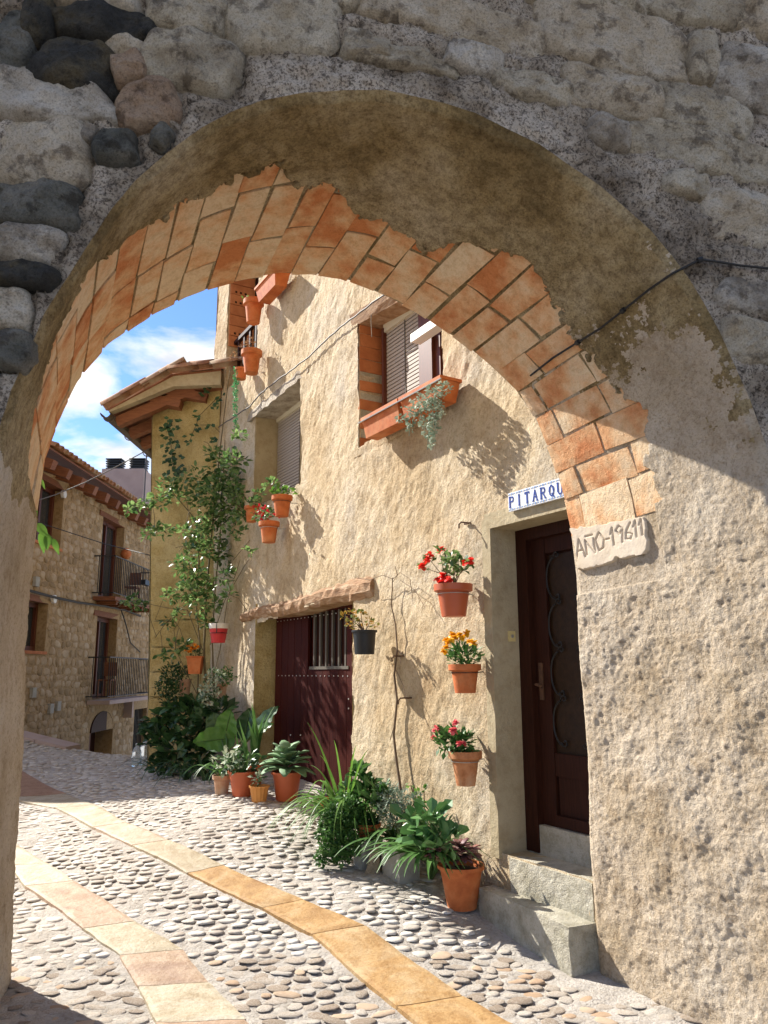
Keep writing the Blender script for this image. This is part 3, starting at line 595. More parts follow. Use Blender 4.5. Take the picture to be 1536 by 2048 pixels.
        obj('stone', np_mesh('stone', V, Fq), M[mk], root, world=True)
    # plaque scratched with the date
    pts = [(1132, 1042), (1286, 1006), (1294, 1072), (1150, 1118)]
    def hit(px, py):
        d = sight(px, py).normalized(); r = bvh.ray_cast(CAM, d, 20); return (r[0], r[1]) if r[0] is not None else (None, None)
    R0 = Vector((1.13, 4.54, 0)); RA = Vector((1.79 - 1.13, 3.40 - 4.54, 0)).normalized(); RN = Vector((RA.y, -RA.x, 0)); RN = RN if RN.x < 0 else -RN
    nx, nz = 200, 84; q = []
    cs = [on_plane(px, py, R0 + RN * .05, RN) for px, py in [(1134, 1056), (1284, 1028), (1292, 1104), (1146, 1144)]]
    strokes = date_strokes(); H_ = np.zeros((nx, nz)); gx, gy = np.meshgrid(np.linspace(0, 1, nx), np.linspace(0, 1, nz), indexing='ij')
    for (ax_, ay_, bx_, by_) in strokes:
        dx_, dy_ = (bx_ - ax_) * 2.0, by_ - ay_; l2 = dx_ * dx_ + dy_ * dy_ + 1e-9
        t_ = np.clip((((gx - ax_) * 2.0) * dx_ + (gy - ay_) * dy_) / l2, 0, 1); dd = np.hypot((gx - ax_) * 2.0 - t_ * dx_, (gy - ay_) - t_ * dy_)
        H_ = np.minimum(H_, -.011 * np.exp(-(dd / .019) ** 2))
    c4 = [np.array(c) for c in cs]
    base = (c4[3] * (1 - gx)[..., None] + c4[2] * gx[..., None]) * (1 - gy)[..., None] + (c4[0] * (1 - gx)[..., None] + c4[1] * gx[..., None]) * gy[..., None]
    edg = np.minimum(np.minimum(gx, 1 - gx) * 2, np.minimum(gy, 1 - gy)) + fbm(base, 14, 3, 5) * .30
    hh = H_ + fbm(base, 10, 3, 6) * .008 - np.clip((.05 - edg) / .05, 0, 1.5) * .05 + .012
    obj('date_plaque', np_mesh('date_plaque', base - np.array(RN) * .033 + hh[..., None] * np.array(RN), grid_faces(nx, nz)), M['plaque'], root, world=True)
    return root, hit
def date_strokes():
    """AÑO-1961 and a last upright, as strokes in a unit square (x 0..1, y 0..1)"""
    G = {'A': [(0, 0, .5, 1), (.5, 1, 1, 0), (.2, .38, .8, .38)], 'N': [(0, 0, 0, .8), (0, .8, 1, 0), (1, 0, 1, .8), (.1, 1, .9, 1.02)], 'O': [(.5, 1, 0, .6), (0, .6, .3, 0), (.3, 0, .8, .1), (.8, .1, 1, .6), (1, .6, .5, 1)],
         '-': [(0, .45, 1, .45)], '1': [(0, .65, .6, 1), (.6, 1, .6, 0)], '9': [(1, .8, .5, 1), (.5, 1, 0, .75), (0, .75, .5, .5), (.5, .5, 1, .8), (1, .8, .8, 0)], '6': [(.9, 1, .2, .5), (.2, .5, .1, .1), (.1, .1, .7, 0), (.7, 0, 1, .3), (1, .3, .2, .45)]}
    out = []; x = .04
    for ch, w in (('A', .13), ('N', .12), ('O', .12), ('-', .05), ('1', .05), ('9', .09), ('6', .09), ('1', .05), ('1', .05)):
        dy = x * .22
        for a, b, c, d in G[ch]: out.append((x + a * w, .28 + b * .42 + dy, x + c * w, .28 + d * .42 + dy))
        x += w + .022
    return out
arch, arch_hit = build_arch()

# ================================================================== RIGHT-HAND HOUSE
def build_house():
    root = thing('rendered_house', 'tall house with rough ochre render, shuttered windows and two dark wooden doors', 'house', W(3.5, 0, -1))
    T1 = 7.33
    op = dict(door=(.12, 1.03, .45, 2.57), big=(1.54, 2.92, 3.62, 4.92), sh=(4.24, 5.6, 3.56, 4.80), gar=(3.05, 5.42, -.3, 2.30), bal=(5.62, 6.80, 5.46, 7.6))
    t = np.arange(-.15, T1 + .01, .016); h = np.arange(-.3, 8.6, .016)
    T, Hh = np.meshgrid(t, h, indexing='ij'); P0 = np.stack([T, Hh, np.zeros_like(T)], -1)
    keep = np.ones((len(t) - 1, len(h) - 1), bool); tc_ = (T[:-1, :-1] + .008); hc = (Hh[:-1, :-1] + .008)
    jx = fbm(P0, 6, 3, 14)[:-1, :-1] * .05
    # garage lintel slopes, window lintel slopes
    for k, (a, b, c, d) in op.items():
        dd = np.full_like(tc_, d)
        if k == 'gar': dd = np.interp(tc_, [3.05, 5.42], [2.30, 2.14])
        if k == 'big': dd = np.interp(tc_, [1.54, 2.92], [4.74, 4.92])
        j = jx * (.3 if k == 'door' else 1)
        keep &= ~((tc_ > a + j) & (tc_ < b + j) & (hc > c + j) & (hc < dd + j))
    Ps = np.stack([T + Hh * .45, Hh * .55, T * 0], -1); O = fbm(P0, .8, 3, 11) * .10 + fbm(P0, 4, 3, 12) * .035 + fbm(Ps, 13, 4, 13, .65) * .020 + np.abs(fbm(Ps, 24, 3, 15, .6)) * -.020
    O *= np.clip((Hh + .2) / .3, .3, 1)
    # smooth band round the entrance door
    sm = np.clip(1.6 - np.maximum(np.abs(T - .58) / .60, np.abs(Hh - 1.5) / 1.30) * 1.25, 0, 1); O = O * (1 - sm * .7)
    base = np.array(W0)[None, None] + T[..., None] * np.array(A2) + Hh[..., None] * np.array([0, 0, 1.]) + O[..., None] * np.array(N2)
    wall = np_mesh('wall', base, grid_faces(len(t), len(h), keep)); obj('wall', wall, M['render_wall'], root, world=True)
    mb = MB()  # shell behind so that the house is a solid body
    mb.add([W(T1, -.5, 0), W(T1, -.5, -5), W(T1, 9, -5), W(T1, 9, 0)], [(0, 1, 2, 3)]); mb.add([W(-.15, 9, 0), W(T1, 9, 0), W(T1, 9, -5), W(-.15, 9, -5)], [(0, 1, 2, 3)])
    mb.add([W(-.15, -.5, 0.02), W(-.15, -.5, -5), W(-.15, 9, -5), W(-.15, 9, .02)], [(0, 1, 2, 3)])
    obj('side_wall', mb, M['render_wall'], root, world=True)
    AX = (A2, N2, UP)
    def bx(t0, t1, h0, h1, o0, o1, jit=0): return MB().box(W((t0 + t1) / 2, (h0 + h1) / 2, (o0 + o1) / 2), (abs(t1 - t0), abs(o1 - o0), abs(h1 - h0)), AX, jit)
    def P(name, mb, m, par=root, **k): return obj(name, mb, M[m], par, world=True, **k)
    def recess(t0, t1, h0, h1, dp, m, htop=None):
        htop = htop or h1; mb = MB(); e = .05
        mb.add([W(t1, h0 - e, .0), W(t1, h1 + e, .0), W(t1, h1 + e, -dp), W(t1, h0 - e, -dp)], [(0, 1, 2, 3)])
        mb.add([W(t0, h0 - e, .0), W(t0, h1 + e, .0), W(t0, h1 + e, -dp), W(t0, h0 - e, -dp)], [(3, 2, 1, 0)])
        mb.add([W(t0 - e, h1, .0), W(t1 + e, h1, .0), W(t1 + e, h1, -dp), W(t0 - e, h1, -dp)], [(0, 1, 2, 3)])
        mb.add([W(t0 - e, h0, .0), W(t1 + e, h0, .0), W(t1 + e, h0, -dp), W(t0 - e, h0, -dp)], [(3, 2, 1, 0)])
        return P('reveal', mb, m)
    def back(t0, t1, h0, h1, dp, m='wood_dark'): return P('back_panel', bx(t0 - .1, t1 + .1, h0 - .1, h1 + .1, -dp - .04, -dp), m)
    # -- smooth surround of the entrance door
    P('door_surround', MB().hexa([W(1.02, .42, -.27), W(1.10, .42, -.27), W(1.10, .42, .036), W(1.02, .42, .036)], [W(1.00, 2.62, -.27), W(1.09, 2.62, -.27), W(1.09, 2.62, .034), W(1.00, 2.62, .034)]), 'smooth_render')
    P('door_head', bx(.0, 1.06, 2.55, 2.66, -.27, .034), 'smooth_render')
    # -- entrance door
    d = P('entrance_door', MB().box(W(.57, 1.56, -.29), (1.06, .04, 2.10), AX), 'wood_dark', label='dark wooden entrance door with iron scrollwork over amber glass')
    fr = MB(); fr.box(W(.955, 1.53, -.235), (.12, .09, 2.16), AX); fr.box(W(.5, 2.52, -.2352), (.79, .0896, .10), AX); obj('door_frame', fr, M['wood_dark'], d)
    st_ = MB(); st_.box(W(.83, 1.55, -.255), (.13, .035, 2.02), AX); st_.box(W(.40, 1.0, -.2555), (.72, .033, .14), AX); st_.box(W(.40, 2.42, -.2555), (.72, .033, .11), AX); st_.box(W(.40, .80, -.262), (.70, .02, .28), AX); st_.box(W(.40, .66, -.255), (.72, .06, .07), AX)
    obj('door_rails', st_, M['wood_dark'], d)
    obj('glass_pane', MB().box(W(.42, 1.70, -.268), (.70, .012, 1.30), AX), M['glass_amber'], d)
    for sgn, tc0 in ((1, .68), (-1, .47), (1, .27)):
        for kk in range(4):
            h0 = 1.12 + kk * .31; mb = MB()
            pts = [W(tc0 + sgn * .085 * math.cos(a_), h0 + .14 * (1 + math.sin(a_)), -.245) for a_ in np.linspace(-1.45, 1.45, 12)]
            mb.tube(pts, .006, 5)
            sp = [W(tc0 - sgn * .02 + .028 * (1 - q / 9) * math.cos(q * .9), h0 + .29 + .028 * (1 - q / 9) * math.sin(q * .9), -.245) for q in range(8)]; mb.tube(sp, .005, 5)
            sp = [W(tc0 - sgn * .01 + .03 * (1 - q / 9) * math.cos(-q * .9), h0 + .02 + .03 * (1 - q / 9) * math.sin(-q * .9), -.245) for q in range(8)]; mb.tube(sp, .005, 5)
            obj('iron_scroll', mb, M['iron'], d)
    hd = MB(); hd.box(W(.845, 1.52, -.230), (.035, .010, .24), AX); hd.tube([W(.845, 1.5, -.225), W(.845, 1.5, -.18), W(.79, 1.49, -.175)], .009, 6); obj('door_handle', hd, M['rust'], d)
    P('threshold_stone', bx(.02, 1.0, .40, .62, -.30, -.20), 'concrete')
    recess(.10, 1.02, .44, 2.56, .31, 'smooth_render')
    be = bx(1.018 - .0, 1.018 + .006, 0, 0, 0, 0)
    pb = at_wall(1032, 1272); tb, hb = wt(1033, 1272, -.13)
    b = P('bell_push', bx(1.000, 1.024, hb - .035, hb + .035, -.155, -.095), 'bell'); obj('button', MB().tube([W(1.004, hb, -.125), W(.994, hb, -.125)], .012, 10), M['steel'], b)
    # -- tiled name over the door
    sg = thing('tiled_name_sign', 'white glazed tiles with blue letters PITARQU above the entrance door', 'sign', W(.66, 2.7, .04))
    tw = .0755; hz0, hz1 = 2.655, 2.785; oo = .060
    (ta, ha) = wt(1018, 1024, oo); (tb_, hb_) = wt(1018, 987, oo); hz0, hz1 = ha, hb_
    letters = {'P': [(0, 0, 0, 1), (0, 1, .7, .95), (.7, .95, .8, .75), (.8, .75, .7, .55), (.7, .55, 0, .5)], 'I': [(.4, 0, .4, 1)], 'T': [(.45, 0, .45, 1), (0, 1, .9, 1), (0, 1, 0, .88), (.9, 1, .9, .88)],
        'A': [(0, 0, .45, 1), (.45, 1, .9, 0), (.17, .36, .72, .36)], 'R': [(0, 0, 0, 1), (0, 1, .7, .95), (.7, .95, .8, .75), (.8, .75, .7, .55), (.7, .55, 0, .5), (.4, .5, .9, 0)],
        'Q': [(.45, 1, .1, .8), (.1, .8, 0, .5), (0, .5, .1, .2), (.1, .2, .45, 0), (.45, 0, .8, .2), (.8, .2, .9, .5), (.9, .5, .8, .8), (.8, .8, .45, 1), (.5, .25, .95, -.1)], 'U': [(0, 1, 0, .25), (0, .25, .25, 0), (.25, 0, .6, 0), (.6, 0, .85, .25), (.85, .25, .85, 1)]}
    serif = {'P': [(0, 0), (0, 1)], 'I': [(.4, 0), (.4, 1)], 'T': [(.45, 0)], 'A': [(0, 0), (.9, 0)], 'R': [(0, 0), (0, 1), (.9, 0)], 'U': [(0, 1), (.85, 1)], 'Q': []}
    for i, ch in enumerate('PITARQU'):
        t0 = ta - i * tw; hh0 = hz0 + .0; tl = obj('tile', MB().box(W(t0 - tw / 2, (hz0 + hz1) / 2, oo - .008), (tw - .0015, .022, hz1 - hz0), AX), M['tile_white'], sg, world=True)
        mb = MB(); lw = .042; lh = (hz1 - hz0) * .56; bx0 = t0 - tw / 2 + lw / 2 * .95; by0 = hz0 + (hz1 - hz0) * .21; of = oo + .0045
        def seg(a, b, c, d_, w_):
            p = Vector((bx0 - a * lw, by0 + b * lh)); q = Vector((bx0 - c * lw, by0 + d_ * lh)); dr = (q - p).normalized(); nn = Vector((-dr.y, dr.x)) * w_ / 2; p -= dr * w_ * .3; q += dr * w_ * .3
            lo = [W(*(p + nn), of), W(*(p - nn), of), W(*(q - nn), of), W(*(q + nn), of)]; hi = [x + N2 * .0015 for x in lo]; mb.hexa(lo, hi)
        for (a, b, c, d_) in letters[ch]: seg(a, b, c, d_, .0125 if abs(a - c) < .2 and abs(b - d_) > .3 else .008)
        for (a, b) in serif[ch]: seg(a - .16, b, a + .16, b, .006)
        obj('letter', mb, M['tile_blue'], tl)
        mb = MB(); mo = MB()
        for e0 in (hz0 + .003, hz1 - .019):
            for k in range(3):
                mb.box(W(t0 - tw * (.2 + .3 * k), e0 + .008, oo + .004), (.014, .0012, .012 if k % 2 else .007), AX); 
                mo.box(W(t0 - tw * (.2 + .3 * k) + .009, e0 + .006, oo + .004), (.006, .0012, .006), AX)
        obj('border_motif', mb, M['tile_blue2'], tl); obj('border_dot', mo, M['tile_ochre'], tl)
    # -- big window
    a, b_, c, d_ = op['big']
    w = P('large_window', bx(a, b_, c, d_, -.34, -.32), 'wood_frame', label='upper window with half-lowered grey shutter beside dark brown frame')
    recess(a, b_, c, d_, .33, 'render_wall')
    obj('window_frame', MB().box(W(1.98, 4.22, -.235), (.20, .06, 1.25), AX), M['wood_frame'], w)
    tq, hq = wt(860, 770, -.22)
    obj('casement', MB().box(W(tq, 4.22, -.20), (.20, .05, 1.25), AX), M['wood_frame'], w)
    obj('curtain', MB().box(W(1.72, 4.22, -.275), (.36, .012, 1.25), AX), M['curtain'], w)
    obj('pane', MB().box(W(1.72, 4.22, -.262), (.36, .006, 1.25), AX), M['glass'], w).hide_render = False
    bpy.data.objects.remove(w.children[-1]) if False else None
    ts0, _ = wt(851, 760, -.2); ts1, _ = wt(772, 760, -.2)
    n = 30
    for i in range(n):
        h0 = 3.66 + i * .0375; obj('slat', MB().box(W((ts0 + ts1) / 2, h0, -.215), (ts1 - ts0, .012, .027), AX), M['shutter'], w)
    obj('shutter_cord', MB().box(W((ts0 + ts1) / 2, 4.2, -.205), (.010, .006, 1.1), AX), M['grille'], w)
    obj('shutter_box', MB().box(W((ts0 + ts1) / 2, 4.80, -.205), (ts1 - ts0 + .04, .04, .09), AX), M['shutter_box'], w)
    obj('guide_rail', MB().box(W(ts1 + .02, 4.2, -.2), (.03, .05, 1.2), AX), M['wood_frame'], w)
    tt, ht = wt(862, 662, -.1); al = MB().box(W(tt, ht, -.08), (.42, .10, .075), AX); obj('awning_box', al, M['white'], w); 
    # brick jamb courses, brick and mortar in turn
    hcur = 3.62; k = 0
    while hcur < 4.86:
        hh = .105 if k % 2 == 0 else .085
        if k > 7: hh = .13
        if k % 2 == 0 or k > 7: obj('brick', MB().box(W(2.93, hcur + hh / 2, -.15), (.035, .29, hh - .008), AX, .004), M['brick_far'], w)
        else: obj('mortar_course', MB().box(W(2.935, hcur + hh / 2, -.15), (.035, .27, hh), AX, .005), M['concrete'], w)
        hcur += hh; k += 1
    obj('lintel_beam', MB().hexa([W(1.4, 4.68, -.3), W(3.04, 4.87, -.3), W(3.04, 4.87, .01), W(1.4, 4.68, .01)], [W(1.4, 4.84, -.3), W(3.04, 5.03, -.3), W(3.04, 4.99, .045), W(1.4, 4.80, .045)]), M['wood_beam'], w)
    sill = MB().hexa([W(1.5, 3.54, -.3), W(3.0, 3.54, -.3), W(3.0, 3.54, .02), W(1.5, 3.54, .02)], [W(1.5, 3.63, -.3), W(3.0, 3.63, -.3), W(3.0, 3.60, .03), W(1.5, 3.60, .03)]); obj('window_sill', sill, M['render_wall'], w)
    mb = MB(); mb.tube([W(2.66, 4.93, .01), W(2.66, 4.78, .02), W(2.655, 4.62, .015)], .004, 5); obj('hanging_string', mb, M['steel'], w)
    # -- window with the lowered shutter
    a, b_, c, d_ = op['sh']; w = P('shuttered_window', bx(a, b_, c, d_, -.36, -.345), 'wood_dark', label='middle window closed by a grey roller shutter under a rough lintel'); recess(a, b_, c, d_, .34, 'smooth_render')
    t0 = a + .0; t1 = b_ - .02
    for i in range(30):
        obj('slat', MB().box(W((t0 + t1) / 2, c + .03 + i * .037, -.30), (t1 - t0, .012, .026), AX), M['shutter'], w)
    obj('shutter_cord', MB().box(W(4.9, 4.15, -.29), (.012, .006, 1.1), AX), M['grille'], w)
    obj('shutter_box', MB().box(W((t0 + t1) / 2, 4.715, -.29), (t1 - t0, .05, .09), AX), M['shutter_box'], w)
    mb = MB(); n_ = 22
    V = []
    for i in range(n_ + 1):
        tt_ = 4.02 + (5.82 - 4.02) * i / n_; jt = [random.uniform(-.008, .008) for _ in range(4)]; sl_ = (tt_ - 4.02) * -.03
        V += [W(tt_, 4.76 + sl_ + jt[0], -.3), W(tt_, 4.755 + sl_ + jt[1], .022 + jt[1]), W(tt_, 4.86 + sl_ + jt[2], .016 + jt[2]), W(tt_, 4.92 + sl_ + jt[3], -.02)]
    for i in range(n_):
        for q in range(4): q2 = (q + 1) % 4; mb.f.append((i * 4 + q, i * 4 + q2, (i + 1) * 4 + q2, (i + 1) * 4 + q))
    mb.v = [tuple(x) for x in V]; mb.f += [(0, 1, 2, 3), (n_ * 4 + 3, n_ * 4 + 2, n_ * 4 + 1, n_ * 4)]; obj('lintel', mb, M['lintel_stone'], w)
    # -- top opening
    a, b_, c, d_ = op['bal']; w = P('balcony_opening', bx(a, b_, c, d_, -.42, -.40), 'wood_dark', label='dark top opening with hollow brick jamb partly hidden by the arch'); recess(a, b_, c, d_, .40, 'render_wall')
    hcur = 6.12
    for k in range(9):
        obj('brick', MB().box(W(6.79, hcur + .08, -.20), (.04, .36, .15), AX, .003), M['brick_far'], w)
        for q in range(3): obj('brick_hole', MB().box(W(6.768, hcur + .04 + .0, -.10 - q * .07), (.006, .03, .03), AX), M['wood_dark'], w) if k in (1, 4, 5) else None
        hcur += .16
    for q in range(5): obj('baluster', MB().box(W(a + .12 + q * .22, 5.85, -.12), (.05, .03, .62), AX), M['wood_dark'], w)
    obj('rail', MB().box(W((a + b_) / 2, 6.17, -.12), (1.16, .06, .05), AX), M['wood_dark'], w)
    obj('white_strip', MB().box(W(5.80, 5.95, -.30), (.09, .02, 1.0), AX), M['white'], w)
    # -- garage door
    a, b_, c, d_ = op['gar']; g = P('garage_door', bx(a - .05, b_ + .05, .05, 2.45, -.30, -.27), 'wood_red', label='wide dark red plank door with a barred vent')
    recess(a, b_, .0, 2.32, .30, 'ochre_render')
    npl = 13; tcur = a; wpl = (b_ - .10 - a) / npl
    tg0, hg1 = wt(697, 1215, -.22); tg1, hg0 = wt(621, 1338, -.22)
    for i in range(npl):
        tm = a + wpl * (i + .5)
        if tg0 < tm < tg1:
            obj('plank', MB().box(W(tm, (hg0 + .08) / 2, -.235), (wpl - .006, .03, hg0 - .08), AX), M['wood_red'], g); obj('plank', MB().box(W(tm, (hg1 + 2.4) / 2, -.235), (wpl - .006, .03, max(.05, 2.4 - hg1)), AX), M['wood_red'], g)
        else: obj('plank', MB().box(W(tm, 1.22, -.235 + random.uniform(-.002, .002)), (wpl - .006, .03, 2.36), AX), M['wood_red'], g)
    vt = obj('barred_vent', MB().box(W((tg0 + tg1) / 2, (hg0 + hg1) / 2, -.262), (tg1 - tg0, .01, hg1 - hg0), AX), M['wood_dark'], g)
    for q in range(6): obj('bar', MB().box(W(tg0 + (tg1 - tg0) * (q + .5) / 6, (hg0 + hg1) / 2, -.232), (.028, .02, hg1 - hg0), AX), M['grille'], vt)
    obj('vent_sill', MB().box(W((tg0 + tg1) / 2, hg0 + .01, -.225), (tg1 - tg0 + .03, .03, .03), AX), M['grille'], vt)
    mb = MB()
    for row_h, ts_ in ((hg0 - .07, np.linspace(a + .1, b_ - .2, 22)), (2.16, np.linspace(a + .1, b_ - .15, 24))):
        for tt_ in ts_: mb.box(W(tt_, row_h, -.217), (.010, .006, .010), AX)
    for (x_, y_) in ((696, 1398), (705, 1398), (696, 1417), (705, 1417), (600, 1470), (580, 1470)): tt_, hh_ = wt(x_, y_, -.21); mb.box(W(tt_, hh_, -.217), (.014, .006, .014), AX)
    obj('studs', mb, M['stud'], g, kind='stuff')
    # the lintel: a rough squared timber set flush in the wall
    l0 = at_wall(484, 1236, .0); l1 = at_wall(746, 1170, .0); d_ = (l1 - l0); n_ = 40; mb = MB()
    for i in range(n_ + 1):
        f = i / n_; p = l0 + d_ * f + UP * (.012 * math.sin(f * 11)); hh = (.055 + .045 * f) * (1 if 0 < i < n_ else .8); j = [random.uniform(-.012, .012) for _ in range(6)]
        mb.v += [tuple(x) for x in (p - N2 * .3 - UP * hh, p + N2 * (.0 + j[0]) - UP * (hh + j[1]), p + N2 * (.035 + j[2]) - UP * hh * .4, p + N2 * (.04 + j[3]) + UP * hh * .4, p + N2 * (.005 + j[4]) + UP * (hh + j[5]), p - N2 * .3 + UP * hh)]
    for i in range(n_):
        for q in range(6): q2 = (q + 1) % 6; mb.f.append((i * 6 + q, (i + 1) * 6 + q, (i + 1) * 6 + q2, i * 6 + q2))
    mb.f += [tuple(range(6)), tuple(n_ * 6 + k for k in range(6))[::-1]]; obj('lintel_beam', mb, M['wood_beam'], g)
    return root
house = build_house()

# door steps
def rough_block(lo, hi, nseg=14, amp=.012, seed=1):
    """a hexahedron with rough, slightly uneven faces; lo/hi are four corners each"""
    V = []; F = []
    def face(a, b, c, d, n1=nseg, n2=nseg):
        base = len(V)
        for i in range(n1):
            for j in range(n2):
                u, v = i / (n1 - 1), j / (n2 - 1); V.append((a * (1 - u) + b * u) * (1 - v) + (d * (1 - u) + c * u) * v)
        for i in range(n1 - 1):
            for j in range(n2 - 1): q = base + i * n2 + j; F.append((q, q + n2, q + n2 + 1, q + 1))
    L_, H_ = [Vector(x) for x in lo], [Vector(x) for x in hi]
    face(H_[0], H_[1], H_[2], H_[3])
    for i in range(4): j = (i + 1) % 4; face(L_[i], L_[j], H_[j], H_[i])
    A = np.array([tuple(v) for v in V]); c = A.mean(0)
    D = np.stack([fbm(A, 5, 3, seed), fbm(A + 9, 5, 3, seed), fbm(A + 19, 5, 3, seed)], -1) * amp * 2.2 + np.stack([fbm(A, 22, 2, seed), fbm(A + 9, 22, 2, seed), fbm(A + 19, 22, 2, seed)], -1) * amp
    A = A + D; mb = MB(); mb.add([tuple(a) for a in A], F); return mb
def build_steps():
    root = thing('door_steps', 'two worn concrete steps leading up to the entrance door', 'steps', W(.6, 0, .1))
    l = Vector((.585, 5.27, 0)); r = Vector((.975, 4.50, 0)); lb = l + Vector((.45, .22, 0)); rb = r + Vector((.35, .12, 0))
    fl = Vector((0, 0, -.15)); tp = Vector((0, 0, .245))
    obj('lower_step', rough_block([l + fl, r + fl, rb + fl, lb + fl], [l + tp, r + tp, rb + tp, lb + tp], 24, .010, 3), M['concrete'], root, world=True)
    l = at_z(1020, 1716, .44); r = at_y(1184, 1766, 4.57); bk = -N2 * .6
    z0 = Vector((0, 0, -.4)); 
    obj('upper_step', rough_block([l + z0, r + z0, r + z0 + bk, l + z0 + bk], [l, r, r + bk, l + bk], 24, .009, 4), M['concrete'], root, world=True)
build_steps()

# ================================================================== OCHRE WING WITH TILED ROOF
def build_wing():
    root = thing('ochre_wing', 'ochre rendered building with overhanging tiled roof behind the climbing rose', 'building', (-2.8, 10.5, .3))
    J = W(7.0, 0, 0); J = Vector((J.x, J.y, 0)); Cb = Vector((-3.11, 10.6, 0)); Ct = Vector((-3.34, 10.6, 0))
    def P(name, mb, m, par=root, **k): return obj(name, mb, M[m], par, world=True, **k)
    n, m_ = 90, 220; u = np.linspace(0, 1, n); h = np.linspace(-.2, 5.55, m_); U, Hh = np.meshgrid(u, h, indexing='ij'); f = Hh / 5.5
    cx = Cb.x + (Ct.x - Cb.x) * f; X = J.x * (1 - U) + cx * U; Y = J.y * (1 - U) + 10.6 * U; B = np.stack([X, Y, Hh], -1); nn = np.array([.1, -.99, 0])
    B = B + (fbm(B, 1.5, 3, 5) * .06 + fbm(B, 9, 3, 6) * .012)[..., None] * nn
    P('front_wall', np_mesh('front_wall', B, grid_faces(n, m_)), 'ochre_render')
    P('side_wall', MB().add([(Cb.x, 10.6, -.5), (Ct.x, 10.6, 5.2), (Ct.x + .1, 18, 5.2), (Cb.x + .1, 18, -1.5)], [(0, 1, 2, 3)]), 'ochre_render')
    P('rear_wall', MB().add([(Cb.x, 18, -1.5), (Ct.x, 18, 5.4), (3, 18, 5.4), (3, 18, -1.5)], [(0, 1, 2, 3)]), 'ochre_render')
    # squared blocks showing at the foot of the corner
    hz = .95
    for rw in range(5):
        hh = random.uniform(.30, .36); x = 0
        for k in range(2 + rw % 2):
            w = random.uniform(.30, .45); xc = -3.15 + x + w / 2
            if xc + w / 2 > -2.35: break
            y = 10.6 + (J.y - 10.6) * ((xc + 3.15) / (J.x + 3.15))
            P('stone_block', MB().box((xc, y - .022, hz + hh / 2), (w - .025, .05, hh - .025), None, .008), 'ochre_render'); x += w
        hz += hh
    # roof: verge line seen from the street
    v0 = at_y(218, 822, 10.2); v1 = at_y(348, 752, 10.2); v2 = at_y(442, 742, 10.2); back = Vector((0.1, 6.5, 0))
    slope = (v0 - v1)
    P('roof_boards', MB().hexa([v0, v1, v1 + back, v0 + back], [v0 + UP * .03, v1 + UP * .03, v1 + back + UP * .03, v0 + back + UP * .03]), 'wood_rafter')
    P('roof_boards', MB().hexa([v1, v2, v2 + back, v1 + back], [v1 + UP * .03, v2 + UP * .03, v2 + back + UP * .03, v1 + back + UP * .03]), 'wood_rafter')
    # fascia render along the verge
    dn = Vector((0, 0, -.15)); th = Vector((0, .12, 0))
    P('verge_fascia', MB().hexa([v1 + dn, v2 + dn * 1.35, v2 + dn * 1.35 + th, v1 + dn + th], [v1, v2, v2 + th, v1 + th]), 'smooth_render')
    P('verge_fascia', MB().hexa([v0 + Vector((0, -.002, -.02)), v1 + dn + Vector((0, -.002, 0)), v1 + dn + th, v0 + th + Vector((0, 0, -.02))], [v0 + Vector((0, -.002, .01)), v1 + Vector((0, -.002, 0)), v1 + th, v0 + th + UP * .01]), 'smooth_render')
    # rafters
    for q in range(11):
        y = 10.42 + q * .55; a = v1 + Vector((.25, y - 10.2, -.13)); b = v0 + Vector((.05, y - 10.2, -.10)); d = (b - a)
        ax = (d.normalized(), Vector((0, 1, 0)), d.normalized().cross(Vector((0, 1, 0))).normalized()); P('rafter', MB().box((a + b) / 2, (d.length, .13, .14), ax), 'wood_rafter')
    for (x, y, z) in ((375, 792, 0), (322, 803, 0)):
        p = at_y(x, y, 10.45); P('purlin_end', MB().box(p, (.62, .20, .12), (Vector((.97, 0, -.22)), Vector((0, 1, 0)), Vector((.22, 0, .97))), .01), 'wood_rafter')
    # soffit board slanting over the front wall
    P('soffit_board', MB().hexa([v1 + dn + th, v2 + dn * 1.35 + th, v2 + Vector((0, .7, -.30)), v1 + Vector((0, .7, -.24))], [v1 + dn + th + UP * .03, v2 + dn * 1.3 + th + UP * .03, v2 + Vector((0, .7, -.27)), v1 + Vector((0, .7, -.21))]), 'wood_rafter')
    # tiles: rows running down the slope
    def tile_me(L, r, n=7):
        mb = MB()
        for (x, sc_) in ((0, 1.0), (L, .86)):
            for k in range(n): a = math.pi * k / (n - 1); mb.v.append((x, r * sc_ * math.cos(a), r * sc_ * math.sin(a)))
        for (x, sc_) in ((0, .84), (L, .70)):
            for k in range(n): a = math.pi * k / (n - 1); mb.v.append((x, r * sc_ * math.cos(a), r * sc_ * math.sin(a)))
        for k in range(n - 1): mb.f += [(k, k + 1, n + k + 1, n + k), (2 * n + k + 1, 2 * n + k, 3 * n + k, 3 * n + k + 1), (k, 2 * n + k, 2 * n + k + 1, k + 1), (n + k, n + k + 1, 3 * n + k + 1, 3 * n + k)]
        return mb.mesh('roof_tile', True)
    tm = tile_me(.40, .095); tm.materials.append(M['tile_roof'])
    for (a, b, nrow) in ((v0, v1, 12), (v1, v2 + Vector((.3, 0, .03)), 12)):
        d = b - a; ln = d.length; dn_ = d.normalized(); ang = math.atan2(dn_.z, dn_.x)
        for r_ in range(nrow):
            k = 0; pos = -.06
            while pos < ln - .1:
                o = obj('roof_tile', tm, None, root); p = a + dn_ * pos + Vector((0, -.07 + r_ * .21, .05 + .012 * (k % 2))) ; o.location = p - root.location; o.rotation_euler = (random.gauss(0, .03), -ang + .04 * -1, random.gauss(0, .03)); pos += .30; k += 1
